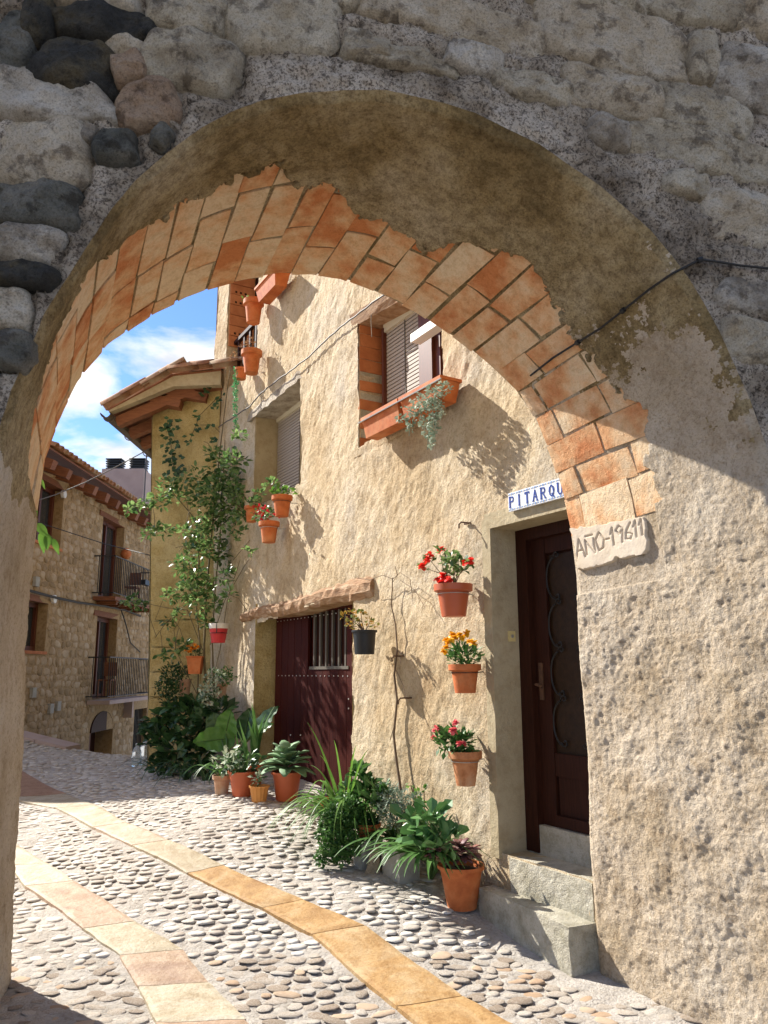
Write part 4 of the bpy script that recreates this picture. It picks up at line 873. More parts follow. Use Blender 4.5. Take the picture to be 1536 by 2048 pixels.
    # gutter
    g0 = v0 + Vector((-.03, -.05, -.04)); g1_ = v0 + back + Vector((-.03, 0, -.04)); mb = MB(); n = 9
    for p in (g0, g1_):
        for k in range(n): a = math.pi + math.pi * k / (n - 1); mb.v.append((p.x + .075 * math.cos(a), p.y, p.z + .075 * math.sin(a)))
    for p in (g0, g1_):
        for k in range(n): a = math.pi + math.pi * k / (n - 1); mb.v.append((p.x + .068 * math.cos(a), p.y, p.z + .068 * math.sin(a)))
    for k in range(n - 1): mb.f += [(k, k + 1, n + k + 1, n + k), (2 * n + k, 3 * n + k, 3 * n + k + 1, 2 * n + k + 1), (k, 2 * n + k, 2 * n + k + 1, k + 1)]
    P('gutter', mb, 'gutter')
    for q in range(5):
        y = g0.y + .15 + q * .9; mb = MB(); mb.tube([(g0.x + .082 * math.cos(a), y, g0.z + .082 * math.sin(a)) for a in np.linspace(math.pi, 2 * math.pi, 8)], .008, 5); P('gutter_bracket', mb, 'gutter')
build_wing()

# ================================================================== FAR STONE HOUSE
def build_far():
    root = thing('far_stone_house', 'three-storey rubble stone house with small balconies down the street', 'house', (-7.4, 18, -.5))
    FX = lambda y: -7.2 + .02 * (y - 18)
    def P(name, mb, m, par=root, **k): return obj(name, mb, M[m], par, world=True, **k)
    def fb(y0, y1, z0, z1, o0, o1, jit=0): return MB().box((FX((y0 + y1) / 2) + (o0 + o1) / 2, (y0 + y1) / 2, (z0 + z1) / 2), (abs(o1 - o0), abs(y1 - y0), abs(z1 - z0)), None, jit)
    def yz(px, py, o=0): p = on_plane(px, py, (-7.56 + o, 0, 0), (1, -.02, 0)); return p.y, p.z
    ops = [(15.6, 16.95, 4.30, 5.62), (15.3, 16.6, 2.04, 3.05), (19.3, 20.85, 3.45, 5.5), (19.35, 20.75, .95, 2.98), (22.5, 23.6, -1.2, .55), (19.35, 20.9, -1.6, .15)]
    y0, y1, ztop = 11.75, 25.5, 5.90
    ys = sorted(set([y0, y1] + [o[0] for o in ops] + [o[1] for o in ops])); zs = sorted(set([-2.6, ztop] + [o[2] for o in ops] + [o[3] for o in ops]))
    mb = MB()
    for i in range(len(ys) - 1):
        for j in range(len(zs) - 1):
            yc, zc = (ys[i] + ys[i + 1]) / 2, (zs[j] + zs[j + 1]) / 2
            if any(o[0] < yc < o[1] and o[2] < zc < o[3] for o in ops): continue
            mb.add([(FX(ys[i]), ys[i], zs[j]), (FX(ys[i + 1]), ys[i + 1], zs[j]), (FX(ys[i + 1]), ys[i + 1], zs[j + 1]), (FX(ys[i]), ys[i], zs[j + 1])], [(0, 1, 2, 3)])
    P('wall', mb, 'far_wall')
    P('end_wall', MB().add([(FX(y0), y0, -1), (FX(y0), y0, ztop), (-14, y0 + 3.4, ztop), (-14, y0 + 3.4, -1)], [(0, 1, 2, 3)]).add([(-14, y0 + 3.4, -1), (-14, y0 + 3.4, ztop), (-14, y1, ztop), (-14, y1, -1)], [(0, 1, 2, 3)]).add([(FX(y1), y1, -3), (FX(y1), y1, ztop), (-14, y1, ztop), (-14, y1, -3)], [(0, 1, 2, 3)]), 'far_wall')  # near end is unseen; placed and skewed to shape the street's shade edge
    # recesses
    for k, (a, b, c, d) in enumerate(ops):
        dp = .45 if k == 5 else .27; e = .0
        mb = MB(); x0, x1 = FX(a), FX(b)
        mb.add([(x0, a, c), (x0, a, d), (x0 - dp, a, d), (x0 - dp, a, c)], [(0, 1, 2, 3)]); mb.add([(x1, b, c), (x1, b, d), (x1 - dp, b, d), (x1 - dp, b, c)], [(3, 2, 1, 0)])
        mb.add([(x0, a, c), (x1, b, c), (x1 - dp, b, c), (x0 - dp, a, c)], [(0, 1, 2, 3)]); mb.add([(x0, a, d), (x1, b, d), (x1 - dp, b, d), (x0 - dp, a, d)], [(3, 2, 1, 0)])
        P('reveal', mb, 'far_wall')
        nm = ['window', 'window', 'balcony_door', 'balcony_door', 'barred_gate', 'arched_door'][k]
        w = P(nm, fb(a, b, c, d, -dp - .01, -dp + .01), 'glass' if k != 5 else 'wood_dark')
        if k < 4:
            fr = MB(); fr.box((x0 - .22, a + .05, (c + d) / 2), (.07, .10, d - c)); fr.box((x0 - .22, b - .05, (c + d) / 2), (.07, .10, d - c)); fr.box((x0 - .22, (a + b) / 2, d - .05), (.068, b - a - .2, .10)); fr.box((x0 - .22, (a + b) / 2, (c + d) / 2), (.068, .08, d - c - .1)); fr.box((x0 - .22, (a + b) / 2, c + .05), (.066, b - a - .2, .10)); obj('frame', fr, M['wood_frame'], w)
            obj('lintel', MB().box((FX(a) - .16, (a + b) / 2, d + .06), (.36, b - a + .55, .13), None, .01), M['wood_rafter'], w)
            if k < 2: obj('sill', MB().box((FX(a) - .12, (a + b) / 2, c - .035), (.34, b - a + .15, .06)), M['brick_far'], w)
        if k == 4:
            for q in range(9): obj('bar', MB().box((x0 - .1, a + .06 + q * (b - a - .12) / 8, (c + d) / 2), (.02, .02, d - c)), M['iron'], w)
        if k == 5:
            obj('door_leaf', MB().box((x0 - .30, a + .45, -.65), (.05, .75, 1.5)), M['wood_frame'], w)
            mb = MB()
            for q in range(12):
                a0, a1 = math.pi * q / 12, math.pi * (q + 1) / 12; yc = (a + b) / 2; rr = (b - a) / 2
                p = [(yc - rr * math.cos(a0), .15 + rr * .62 * math.sin(a0)), (yc - rr * math.cos(a1), .15 + rr * .62 * math.sin(a1))]
                mb.add([(FX(yc) + .02, p[0][0], p[0][1]), (FX(yc) + .02, p[1][0], p[1][1]), (FX(yc) - .40, p[1][0], p[1][1]), (FX(yc) - .40, p[0][0], p[0][1])], [(0, 1, 2, 3)])
                mb.add([(FX(yc) + .006, p[0][0], p[0][1] - .0), (FX(yc) + .006, p[1][0], p[1][1]), (FX(yc) + .006, p[1][0], .15), (FX(yc) + .006, p[0][0], .15)], [(0, 1, 2, 3)])
            obj('arch_head', mb, M['wood_dark'], w)
    # rubble stones
    cells = []; z = -.9; rr_ = random.Random(5)
    while z < ztop - .05:
        hrow = rr_.uniform(.13, .22); y = 15.0 + rr_.random() * .2
        while y < 24:
            w = rr_.uniform(.12, .42); cells.append((y + w / 2, z + hrow / 2, w, hrow)); y += w
        z += hrow
    def pred(c):
        y, z, w, h = c
        for o in ops:
            if o[0] - w * .45 < y < o[1] + w * .45 and o[2] - h * .45 < z < o[3] + .14 + h * .45: return False
        if math.hypot(y - 20.1, (z - .15)) < .85: return False
        return True
    cells = [c for c in cells if pred(c)]
    def vis(c):
        v = Vector((-7.2, c[0], c[1])) - CAM; d = v.dot(_fw); px = 768 + F_PX * v.dot(_rt) / d; return 45 < px < 300
    cells.sort(key=lambda c: (not vis(c), c[0] - 6 * c[2] * c[3]))
    VV = []; FF = []; nb = 0
    for i, (y, z, w, h) in enumerate(cells):
        n = 9; V = []; ph = rr_.random() * 6; pw = rr_.uniform(2.2, 4)
        for ring, (s_, o_) in enumerate(((1.0, -.012), (.88, .008), (.6, .013))):
            for k in range(n):
                a = 2 * math.pi * k / n; ca, sa = math.cos(a), math.sin(a); sp = (abs(ca) ** pw + abs(sa) ** pw) ** (-1 / pw) * (1 + .13 * math.sin(3 * a + ph)) * s_ * rr_.uniform(.44, .50)
                V.append((o_ + rr_.uniform(-.006, .006), ca * sp * w, sa * sp * h))
        F = []
        for r_ in range(2):
            for k in range(n): k2 = (k + 1) % n; F.append((r_ * n + k, r_ * n + k2, (r_ + 1) * n + k2, (r_ + 1) * n + k))
        if i < 300:
            mb = MB(); mb.v = V; mb.f = F + [tuple(2 * n + k for k in range(n))]; o = obj('stone', mb, M['far_stone'], root, smooth=True); o.location = Vector((FX(y), y, z + rr_.uniform(-.03, .03))) - root.location; o.rotation_euler = (rr_.uniform(-.2, .2), 0, 0)
        else:
            V = np.array(V) + np.array([FX(y), y, z + rr_.uniform(-.03, .03)]); VV.append(np.vstack([V, V[2 * n:].mean(0)])); f2 = [list(f) for f in F] + [[2 * n + k, 2 * n + (k + 1) % n, 3 * n, 3 * n] for k in range(n)]
            FF.append(np.array(f2) + nb); nb += 3 * n + 1
    mb = MB(); mb.v = [tuple(x) for x in np.concatenate(VV)]; mb.f = [tuple(f) if f[2] != f[3] else tuple(f[:3]) for f in np.concatenate(FF).tolist()]
    obj('rubble_stones', mb, M['far_stone_s'], root, world=True, smooth=True, kind='stuff')
    # balconies
    for (ya, yb, zf, zt) in ((18.9, 22.3, 3.45, 4.42), (18.95, 22.6, .96, 1.95)):
        b = P('balcony', fb(ya, yb, zf - .12, zf - .03, 0, .55), 'pink_render' if zf < 2 else 'wood_rafter')
        rl = MB(); o_ = .52; X0 = FX(ya) + o_
        rl.tube([(FX(ya), ya, zt), (X0, ya, zt), (X0, yb, zt), (FX(yb), yb, zt)], .018, 5); rl.tube([(FX(ya), ya, zf + .06), (X0, ya, zf + .06), (X0, yb, zf + .06), (FX(yb), yb, zf + .06)], .014, 5); obj('rail', rl, M['iron'], b)
        nb_ = 26
        me = MB().tube([(0, 0, 0), (0, 0, zt - zf - .06)], .011, 5).mesh('baluster'); me.materials.append(M['iron'])
        for q in range(nb_ + 1): o = obj('baluster', me, None, b); o.location = Vector((X0, ya + (yb - ya) * q / nb_, zf + .06))
        for q in range(3): o = obj('baluster', me, None, b); o.location = Vector((FX(ya) + .13 + q * .13, ya, zf + .06))
        if zf < 2:
            obj('bracket', MB().box((FX(21.6) + .12, 21.65, zf - .36), (.24, .14, .44)), M['pink_render'], b)
    for q in range(5): P('joist', fb(19.2 + q * .65, 19.3 + q * .65, 3.24, 3.33, 0, .5), 'wood_rafter')
    # eaves: boards, rafters, tiles
    ez = 5.98; P('roof_deck', MB().hexa([(-6.62, y0 - .3, ez - .04), (-6.58, y1, ez - .04), (-10.5, y1, ez + 1.3), (-10.5, y0 + 4.3, ez + 1.3)], [(-6.62, y0 - .3, ez), (-6.58, y1, ez), (-10.5, y1, ez + 1.34), (-10.5, y0 + 4.3, ez + 1.34)]), 'wood_rafter')
    q = 15.0
    while q < 24.5:
        P('rafter', MB().box((-6.98, q, ez - .17), (.72, .20, .20), (Vector((.945, 0, -.33)), Vector((0, 1, 0)), Vector((.33, 0, .945))), .01), 'wood_rafter'); q += .76
    n = 7; mb = MB()
    for (x, sc_) in ((0, 1.0), (-.45, .86)):
        for k in range(n): a = math.pi * k / (n - 1); mb.v.append((x, .10 * sc_ * math.cos(a), .10 * sc_ * math.sin(a)))
    for (x, sc_) in ((0, .82), (-.45, .70)):
        for k in range(n): a = math.pi * k / (n - 1); mb.v.append((x, .10 * sc_ * math.cos(a), .10 * sc_ * math.sin(a)))
    for k in range(n - 1): mb.f += [(k, n + k, n + k + 1, k + 1), (2 * n + k, 2 * n + k + 1, 3 * n + k + 1, 3 * n + k), (k, k + 1, 2 * n + k + 1, 2 * n + k)]
    tm = mb.mesh('roof_tile', True); tm.materials.append(M['tile_roof'])
    y = 14.8
    while y < 24.6:
        for r_ in range(3):
            o = obj('roof_tile', tm, None, root); o.location = Vector((-6.52 - r_ * .36, y + random.uniform(-.01, .01), ez + .02 + r_ * .125)) - root.location; o.rotation_euler = (random.gauss(0, .03), rad(19), random.gauss(0, .03))
            mb2 = None
        y += .235
    # small wall fittings
    for (px, py) in ((151, 988), (132, 1198)):
        yy, zz = yz(px, py, .3); P('round_vent', MB().tube([(FX(yy), yy, zz), (FX(yy) + .07, yy, zz)], .09, 14), 'white')
    for (px, py) in ((98, 1163), (92, 1385), (126, 1417), (140, 1412)):
        yy, zz = yz(px, py, .3); P('meter_box', fb(yy - .09, yy + .09, zz - .10, zz + .10, 0, .07), 'grey_box')
    # wires on the wall
    pts = []
    for (px, py) in ((40, 1168), (62, 1174), (100, 1185), (140, 1196), (180, 1205), (230, 1212), (270, 1220), (300, 1232)): yy, zz = yz(px, py, .35); pts.append((FX(yy) + .08, yy, zz))
    P('wall_cable', MB().tube(pts, .028, 5), 'wire')
    pts = []
    for (px, py) in ((262, 1218), (272, 1250), (280, 1285), (299, 1304)): yy, zz = yz(px, py, .35); pts.append((FX(yy) + .08, yy, zz))
    P('wall_cable', MB().tube(pts, .018, 5), 'wire')
    # things on the balconies
    yy, zz = yz(227, 1083, .3)
    lp = thing('terracotta_wall_jar', 'small round terracotta jar beside the upper balcony door', 'jar', (FX(20.9) + .06, 20.9, 4.75))
    obj('jar', MB().lathe([(.0, -.13), (.09, -.12), (.15, 0), (.12, .10), (.06, .15), (.07, .17)], 14), M['terracotta'], lp, smooth=True)
    for (ya, zf, lab) in ((19.5, 1.0, 'dark wooden chair on the lower far balcony'), (21.0, 3.48, 'dark wooden chair on the upper far balcony')):
        ch = thing('chair', lab, 'chair', (-7.0, ya + .3, zf - .03)); z_ = .0
        obj('seat', MB().box((0, 0, .43), (.36, .4, .04)), M['wood_rafter'], ch); obj('backrest', MB().box((0, .2, .70), (.36, .03, .34)), M['wood_rafter'], ch)
        lm = MB().box((0, 0, .205), (.035, .035, .41)).mesh('leg'); lm.materials.append(M['wood_rafter'])
        for sx in (-.15, .15):
            for sy in (-.17, .17): obj('leg', lm, None, ch, loc=(sx, sy, 0))
    bxs = thing('rail_planter', 'small black planter box hung on the upper far balcony railing', 'planter', (-6.62, 21.3, 3.95)); obj('box', MB().box((0, 0, .06), (.14, .5, .13)), M['pot_black'], bxs); obj('hook', MB().tube([(-.05, -.1, .12), (-.05, -.1, .5)], .008, 5), M['iron'], bxs)
    # chimney block behind
    c = thing('chimney_block', 'pink rendered chimney block with two black louvred cowls behind the far roof', 'chimney', (-9.1, 26.5, 5))
    obj('stack', MB().box((-9.1, 26.6, 6.5), (1.46, 1.2, 4.1)), M['pink_render'], c, world=True)
    for xc in (-9.50, -8.67):
        cw = obj('cowl', MB().box((xc, 26.4, 8.62), (.42, .42, .12)), M['iron'], c, world=True)
        for q in range(5): obj('louvre', MB().box((xc, 26.4, 8.61 + q * .085), (.56 - .012 * (4 - q), .5, .035)), M['iron'], cw)
        obj('core', MB().box((xc, 26.4, 8.75), (.34, .34, .36)), M['iron'], cw)
    ap = thing('aerial_pole', 'thin dark pole standing beside the pink chimney', 'pole', (-8.3, 26, 5)); obj('pole', MB().tube([(0, 0, 0), (0, 0, 4.1)], .025, 6), M['wire_grey'], ap)
build_far()

# ================================================================== POTS AND PLANTS
def mpp(p): return (Vector(p) - CAM).dot(_fw) / F_PX          # metres that one pixel of the photograph spans there
def pot_me(name, rt, rb, h, m, style='rim', n=28):
    w = max(.006, rt * .06)
    if style == 'rim': pr = [(0, 0), (rb, 0), (rb + (rt * .88 - rb) * .74, h * .76), (rt * .90, h * .765), (rt, h * .80), (rt, h), (rt - w, h), (rt - w, h * .85), (rt * .80, h * .84), (0, h * .84)]
    elif style == 'lip': pr = [(0, 0), (rb, 0), (rb * 1.02, h * .03), (rt * .88, h * .90), (rt * .98, h * .91), (rt, h * .95), (rt * .99, h), (rt * .93, h), (rt * .88, h * .86), (0, h * .86)]
    elif style == 'plain': pr = [(0, 0), (rb, 0), (rt, h), (rt - w, h), (rt - w * 1.5, h * .85), (0, h * .85)]
    else: pr = [(0, 0), (rb, 0), (rt * .90, h * .86), (rt, h * .88), (rt, h), (rt - w, h), (rt - w, h * .88), (0, h * .87)]
    mb = MB().lathe(pr, n if style != 'ribbed' else 42, flute=.035 if style == 'ribbed' else 0); me = mb.mesh(name, False); me.polygons.foreach_set('use_smooth', [True] * len(me.polygons)); me.materials.append(M[m])
    return me
def add_pot(root, rt, rb, h, m, style='rim', ring=None, loc=(0, 0, 0), tilt=None):
    o = obj('pot', pot_me('pot', rt, rb, h, m, style), None, root, loc=loc)
    if style != 'square': 
        mo = o.modifiers.new('edge', 'EDGE_SPLIT'); mo.split_angle = rad(40)
    s_ = obj('soil', MB().lathe([(rt * .86, h * .86), (rt * .5, h * .9), (0, h * .88)], 16, loc), M['soil'], root, smooth=True)
    if ring:
        mb = MB(); rr = (rb + (rt * .88 - rb) * .74) * 1.04; mb.tube([(loc[0] + rr * math.cos(a), loc[1] + rr * math.sin(a), loc[2] + h * .70) for a in np.linspace(0, 2 * math.pi, 25)], .0028, 5)
        d = -N2; mb.tube([Vector(loc) + d * rr + UP * h * .70, Vector(loc) + d * (rr + .10) + UP * h * .74], .004, 5); obj('wire_ring', mb, M[ring], root)
    return o
def rdir(up=0.0):
    v = Vector((random.gauss(0, 1), random.gauss(0, 1), random.gauss(0, 1))); v.normalize(); v.z += up; return v.normalized()
def foliage(root, c, r, n, ln, wd, m, up=.3, out=.7, name='foliage', mb=None, keep=False, curl=.3, droop=0, seg=2, belly=.45):
    mine = mb is None; mb = mb or MB(); c = Vector(c)
    for _ in range(n):
        d = rdir(); q = random.random() ** .45; p = Vector((d.x * r[0] * q, d.y * r[1] * q, d.z * r[2] * q))
        dd = (Vector((d.x, d.y, d.z * .6)) * out + rdir() * .6 + UP * up).normalized(); l = ln * random.uniform(.6, 1.25)
        upv = (UP + rdir() * .7).normalized(); mb.leaf(c + p, dd, upv, l, wd * l / ln * random.uniform(.8, 1.2), curl * random.uniform(-.3, 1.3), seg, belly=belly)
    if mine: return obj(name, mb, M[m], root, kind='stuff')
def stems(root, c0, ends, r, m='stem_green', name='stem'):
    mb = MB()
    for e in ends:
        a, b = Vector(c0), Vector(e); mid = a.lerp(b, .5) + Vector((random.uniform(-.1, .1), random.uniform(-.1, .1), random.uniform(0, .1))) * (b - a).length; mb.tube([a, a.lerp(mid, .6), mid, b], [r, r, r * .8, r * .5], 4, False)
    return obj(name, mb, M[m], root, kind='stuff')
def bloom(root, c, r, m, n=16, flat=.5, name='flower', face=None):
    mb = MB(); c = Vector(c)
    for _ in range(n):
        d = rdir(.35); mb.leaf(c, Vector((d.x, d.y, d.z * flat)), UP + rdir() * .3, r * random.uniform(.75, 1.1), r * .75, .5, 2, tip=.5, belly=.7)
    for _ in range(n // 2): d = rdir(.5); mb.leaf(c + UP * r * .15, Vector((d.x, d.y, d.z * flat)), UP, r * .6, r * .6, .9, 2, tip=.5, belly=.7)
    return obj(name, mb, M[m], root)
def strap(root, c, d, ln, wd, m, rise=1.0, name='leaf', seg=9, mesh_only=None, width_end=.15, wob=.02):
    """a long arching blade with a keel"""
    mb = mesh_only or MB(); c = Vector(c); d = Vector((d[0], d[1], 0)).normalized(); side = Vector((-d.y, d.x, 0)); base = len(mb.v); n = seg
    for i in range(n + 1):
        f = i / n; x = ln * (f - .18 * f * f * (1 - rise) ) * (.45 + .55 * min(1, 1.4 - rise) ) ; z = ln * (rise * 1.25 * f - (rise * 1.05 + .12) * f * f * 1.0) if rise < 1.2 else ln * (f * .98 - .12 * f ** 3)
        if rise >= 1.2: x = ln * .22 * f * f
        w = wd * .5 * (.55 + .45 * math.sin(math.pi * min(f * 1.3, 1))) * (1 - f ** 4 * (1 - width_end)); p = c + d * x + UP * z + side * wob * math.sin(f * 5)
        mb.v += [tuple(p - side * w + UP * w * .35), tuple(p), tuple(p + side * w + UP * w * .35)]
    for i in range(n): a = base + i * 3; mb.f += [(a, a + 1, a + 4, a + 3), (a + 1, a + 2, a + 5, a + 4)]
    if mesh_only is None: return obj(name, mb, M[m], root, smooth=True)
def R3(c, p): return Vector(p) - Vector(c)

def wall_pot(name, label, px, rim, bot, wpx, m, style='rim', ring='steel', o=.17, group='pots hung on the house wall', taper=.62):
    p = at_wall(px, (rim + bot) / 2, o); s_ = mpp(p); rt = wpx * s_ / 2; h = (bot - rim) * s_ / math.cos(PITCH) * .95
    base = p - UP * h / 2; t = thing(name, label, 'potted plant', base, group); add_pot(t, rt, rt * taper, h, m, style, ring); return t, base, rt, h, s_
def local(base, px, py, o): return at_wall(px, py, o) - base

# geranium, marigold and zinnia pots by the entrance door
t, b, rt, h, s_ = wall_pot('flower_pot', 'terracotta wall pot of scarlet begonia, top pot of the three beside the entrance door', 907, 1168, 1234, 78, 'terra_red', 'rim', 'steel', .18)
stm = [local(b, x, y, .18 + random.uniform(-.06, .06)) for x, y in ((880, 1105), (858, 1118), (848, 1135), (938, 1126), (890, 1125), (905, 1112), (918, 1130), (925, 1140), (900, 1140))]
stems(t, (0, 0, h * .88), stm, .004, 'stem')
mb = MB()
for e in stm + [local(b, x, y, .18) for x, y in ((895, 1118), (905, 1125), (915, 1120), (922, 1135), (905, 1148), (895, 1150))]: foliage(None, e, (.035, .035, .03), 12, .045, .035, 'lf_mid', mb=mb)
obj('foliage', mb, M['lf_yellow'] if False else M['lf_rose'], t, kind='stuff')
for x, y in ((882, 1098), (860, 1111), (855, 1118), (846, 1134), (940, 1124), (933, 1127), (888, 1152), (876, 1158), (890, 1163), (882, 1166), (898, 1158)): bloom(t, local(b, x, y, .20 + random.uniform(-.03, .05)), .042, 'fl_red', 12)
t, b, rt, h, s_ = wall_pot('flower_pot', 'terracotta wall pot of orange marigolds, middle pot of three beside the door', 930, 1328, 1386, 66, 'terracotta', 'rim', 'iron', .17)
foliage(t, (0, 0, h + .05), (.115, .11, .09), 330, .045, .020, 'lf_mid', up=.5)
for x, y in ((893, 1281), (899, 1284), (908, 1277), (905, 1270), (919, 1271), (934, 1268), (941, 1284), (947, 1287), (889, 1303), (893, 1297), (926, 1276)): bloom(t, local(b, x, y, .18 + random.uniform(-.04, .08)), .034, 'fl_yellow', 16, .7)
t, b, rt, h, s_ = wall_pot('flower_pot', 'terracotta wall pot of pink zinnias, lowest pot of three beside the door', 931, 1502, 1570, 68, 'terra_worn', 'rim', 'steel', .17, taper=.55)
foliage(t, local(b, 908, 1482, .19), (.12, .10, .085), 220, .06, .034, 'lf_mid', up=.35)
foliage(t, (-.02, 0, h), (.09, .07, .04), 60, .06, .034, 'lf_mid', up=.2)
for x, y, r_ in ((874, 1459, .040), (906, 1461, .038), (923, 1487, .038), (912, 1446, .028), (868, 1475, .024)): bloom(t, local(b, x, y, .25), r_, 'fl_pink', 20, .4)
# black pot by the red door
t, b, rt, h, s_ = wall_pot('hanging_pot', 'black plastic pot with straggly yellowing geranium hung beside the red garage door', 729, 1260, 1309, 52, 'pot_black', 'lip', None, .17, taper=.74)
ends = [local(b, x, y, .2 + random.uniform(-.05, .08)) for x, y in ((690, 1232), (697, 1248), (705, 1225), (712, 1240), (722, 1228), (740, 1244), (748, 1250), (715, 1258))]; stems(t, (0, 0, h * .9), ends, .005, 'stem_dry')
mb = MB(); [foliage(None, e, (.035, .03, .03), 14, .035, .034, '', mb=mb) for e in ends]; obj('foliage', mb, M['lf_yellow'], t, kind='stuff')
# upper wall pots
t, b, rt, h, s_ = wall_pot('hanging_pot', 'terracotta pot with wilted stalks hung highest on the wall under the brick opening', 507, 599, 648, 41, 'terracotta', 'rim', None, .17)
ends = [local(b, x, y, .17) for x, y in ((495, 598), (492, 604), (505, 592), (518, 596))]; stems(t, (0, 0, h * .9), ends, .004, 'stem_dry'); foliage(t, local(b, 494, 600, .17), (.05, .04, .04), 24, .04, .025, 'lf_bright')
t, b, rt, h, s_ = wall_pot('hanging_pot', 'terracotta pot with dried brown flowers hung just below the wilted one', 503, 700, 749, 42, 'terracotta', 'rim', None, .17)
ends = [local(b, x, y, .19) for x, y in ((472, 710), (465, 716), (480, 694), (490, 690), (498, 685), (505, 690), (500, 680))]; stems(t, (0, 0, h * .9), ends, .004, 'stem_dry')
mb = MB(); [foliage(None, e, (.03, .03, .03), 9, .035, .02, '', mb=mb) for e in ends]; obj('dried_flowers', mb, M['lf_dry'], t, kind='stuff')
t, b, rt, h, s_ = wall_pot('hanging_pot', 'terracotta pot with leafy green plant hung under the middle shuttered window', 564, 991, 1034, 42, 'terracotta', 'rim', 'iron', .17)
foliage(t, (0, 0, h + .05), (.13, .10, .06), 60, .06, .045, 'lf_bright', up=.4)
mb = MB(); [foliage(None, local(b, x, y, .2), (.07, .06, .04), 20, .05, .04, '', mb=mb) for x, y in ((530, 975), (548, 965), (520, 985), (510, 1000))]; obj('trailing_leaves', mb, M['lf_rose'], t, kind='stuff')
t, b, rt, h, s_ = wall_pot('flower_pot', 'terracotta wall pot full of crimson flowers left of the leafy pot', 538, 1043, 1086, 42, 'terracotta', 'rim', 'steel', .19)
foliage(t, local(b, 530, 1030, .19), (.14, .11, .08), 90, .05, .035, 'lf_rose')
for _ in range(34): bloom(t, local(b, 524 + random.gauss(0, 11), 1024 + random.gauss(0, 9), .22 + random.uniform(-.08, .1)), .020, 'fl_crimson', 8)
t, b, rt, h, s_ = wall_pot('hanging_pot', 'small terracotta pot mostly hidden in the climbing rose', 503, 1012, 1045, 30, 'terracotta', 'rim', None, .16)
foliage(t, (0, 0, h + .04), (.12, .10, .07), 60, .05, .035, 'lf_rose')
# rectangular planter under the crown of the arch
pc = at_wall(545, 576, .16); t = thing('balcony_planter', 'rectangular terracotta planter high under the arch crown beside the brick opening', 'planter', pc - UP * .09, 'planters hung on the house wall')
mb = MB(); e = lambda a, o_, z: A2 * a + N2 * o_ + UP * z
mb.hexa([e(-.25, -.07, 0), e(.25, -.07, 0), e(.25, .07, 0), e(-.25, .07, 0)], [e(-.30, -.10, .19), e(.30, -.10, .19), e(.30, .10, .19), e(-.30, .10, .19)]); obj('planter_box', mb, M['terracotta'], t)
obj('planter_rim', MB().box(UP * .185, (.62, .22, .028), (A2, N2, UP)), M['terracotta'], t)
# window planter with silver trailing plant
q0 = at_wall(742, 880, .13); q1 = at_wall(905, 800, .13); c0 = (q0 + q1) / 2; ln = (q1 - q0).length; dx = (q1 - q0).normalized()
t = thing('window_planter', 'long terracotta window box overflowing with silver trailing plant', 'planter', c0, 'planters hung on the house wall')
sd = N2; hh_ = .17
for a0, a1 in ((-ln / 2, -.02), (.02, ln / 2 - .02)):
    mb = MB(); mb.hexa([dx * (a0 + .02) - sd * .06, dx * (a1 - .02) - sd * .06, dx * (a1 - .02) + sd * .06, dx * (a0 + .02) + sd * .06], [dx * a0 - sd * .09 + UP * hh_, dx * a1 - sd * .09 + UP * hh_, dx * a1 + sd * .09 + UP * hh_, dx * a0 + sd * .09 + UP * hh_]); obj('planter_box', mb, M['terracotta'], t)
    obj('planter_rim', MB().box(dx * ((a0 + a1) / 2) + UP * hh_, (a1 - a0 + .02, .20, .025), (dx, sd, UP)), M['terracotta'], t)
mb = MB(); mb.tube([dx * (-ln / 2 - .05) + UP * .15 + sd * .10, dx * (ln / 2) + UP * .15 + sd * .10], .007, 5); obj('support_bar', mb, M['steel'], t)
mb = MB()
for (x, y, r_, n_) in ((815, 826, 16, 50), (832, 815, 18, 70), (850, 800, 20, 90), (868, 790, 20, 90), (886, 778, 16, 80), (862, 815, 18, 80), (840, 830, 14, 50), (868, 835, 13, 60), (866, 855, 11, 50), (864, 872, 9, 35), (862, 888, 6, 18), (822, 845, 8, 24), (820, 860, 5, 12), (845, 850, 6, 16), (850, 868, 4, 8), (880, 812, 10, 35), (884, 830, 5, 12), (800, 838, 8, 20)):
    c = at_wall(x, y, .24) - c0; r = r_ * mpp(at_wall(x, y, .24)); foliage(None, c, (r, r * .8, r), n_, .028, .026, '', mb=mb, up=-.1)
obj('silver_foliage', mb, M['lf_silver'], t, kind='stuff')
mb = MB()
for (x, y0_, y1_) in ((866, 820, 893), (821, 840, 872), (850, 845, 872), (884, 815, 842), (858, 850, 900), (872, 840, 885)): mb.tube([at_wall(x, y0_, .25) - c0, at_wall(x - 3, y1_, .23) - c0], .003, 4)
obj('trailing_stem', mb, M['lf_silver'], t, kind='stuff')
# green chain plant
p0 = at_wall(482, 748, .14); t = thing('trailing_plant', 'bright green trailing plant hanging like a cord from a small pot on the upper wall', 'potted plant', p0, 'pots hung on the house wall'); add_pot(t, .085, .06, .14, 'terracotta', 'rim', None, (0, 0, -.07))
mb = MB(); prev = None
for i in range(26):
    f = i / 25; x = 474 - 4 * math.sin(f * 3); y = 738 + 128 * f; foliage(None, at_wall(x, y, .20) - p0, (.035 - .02 * f, .03 - .018 * f, .03), int(22 - 14 * f), .026, .022, '', mb=mb, up=-.5)
obj('trailing_foliage', mb, M['lf_chain'], t, kind='stuff')

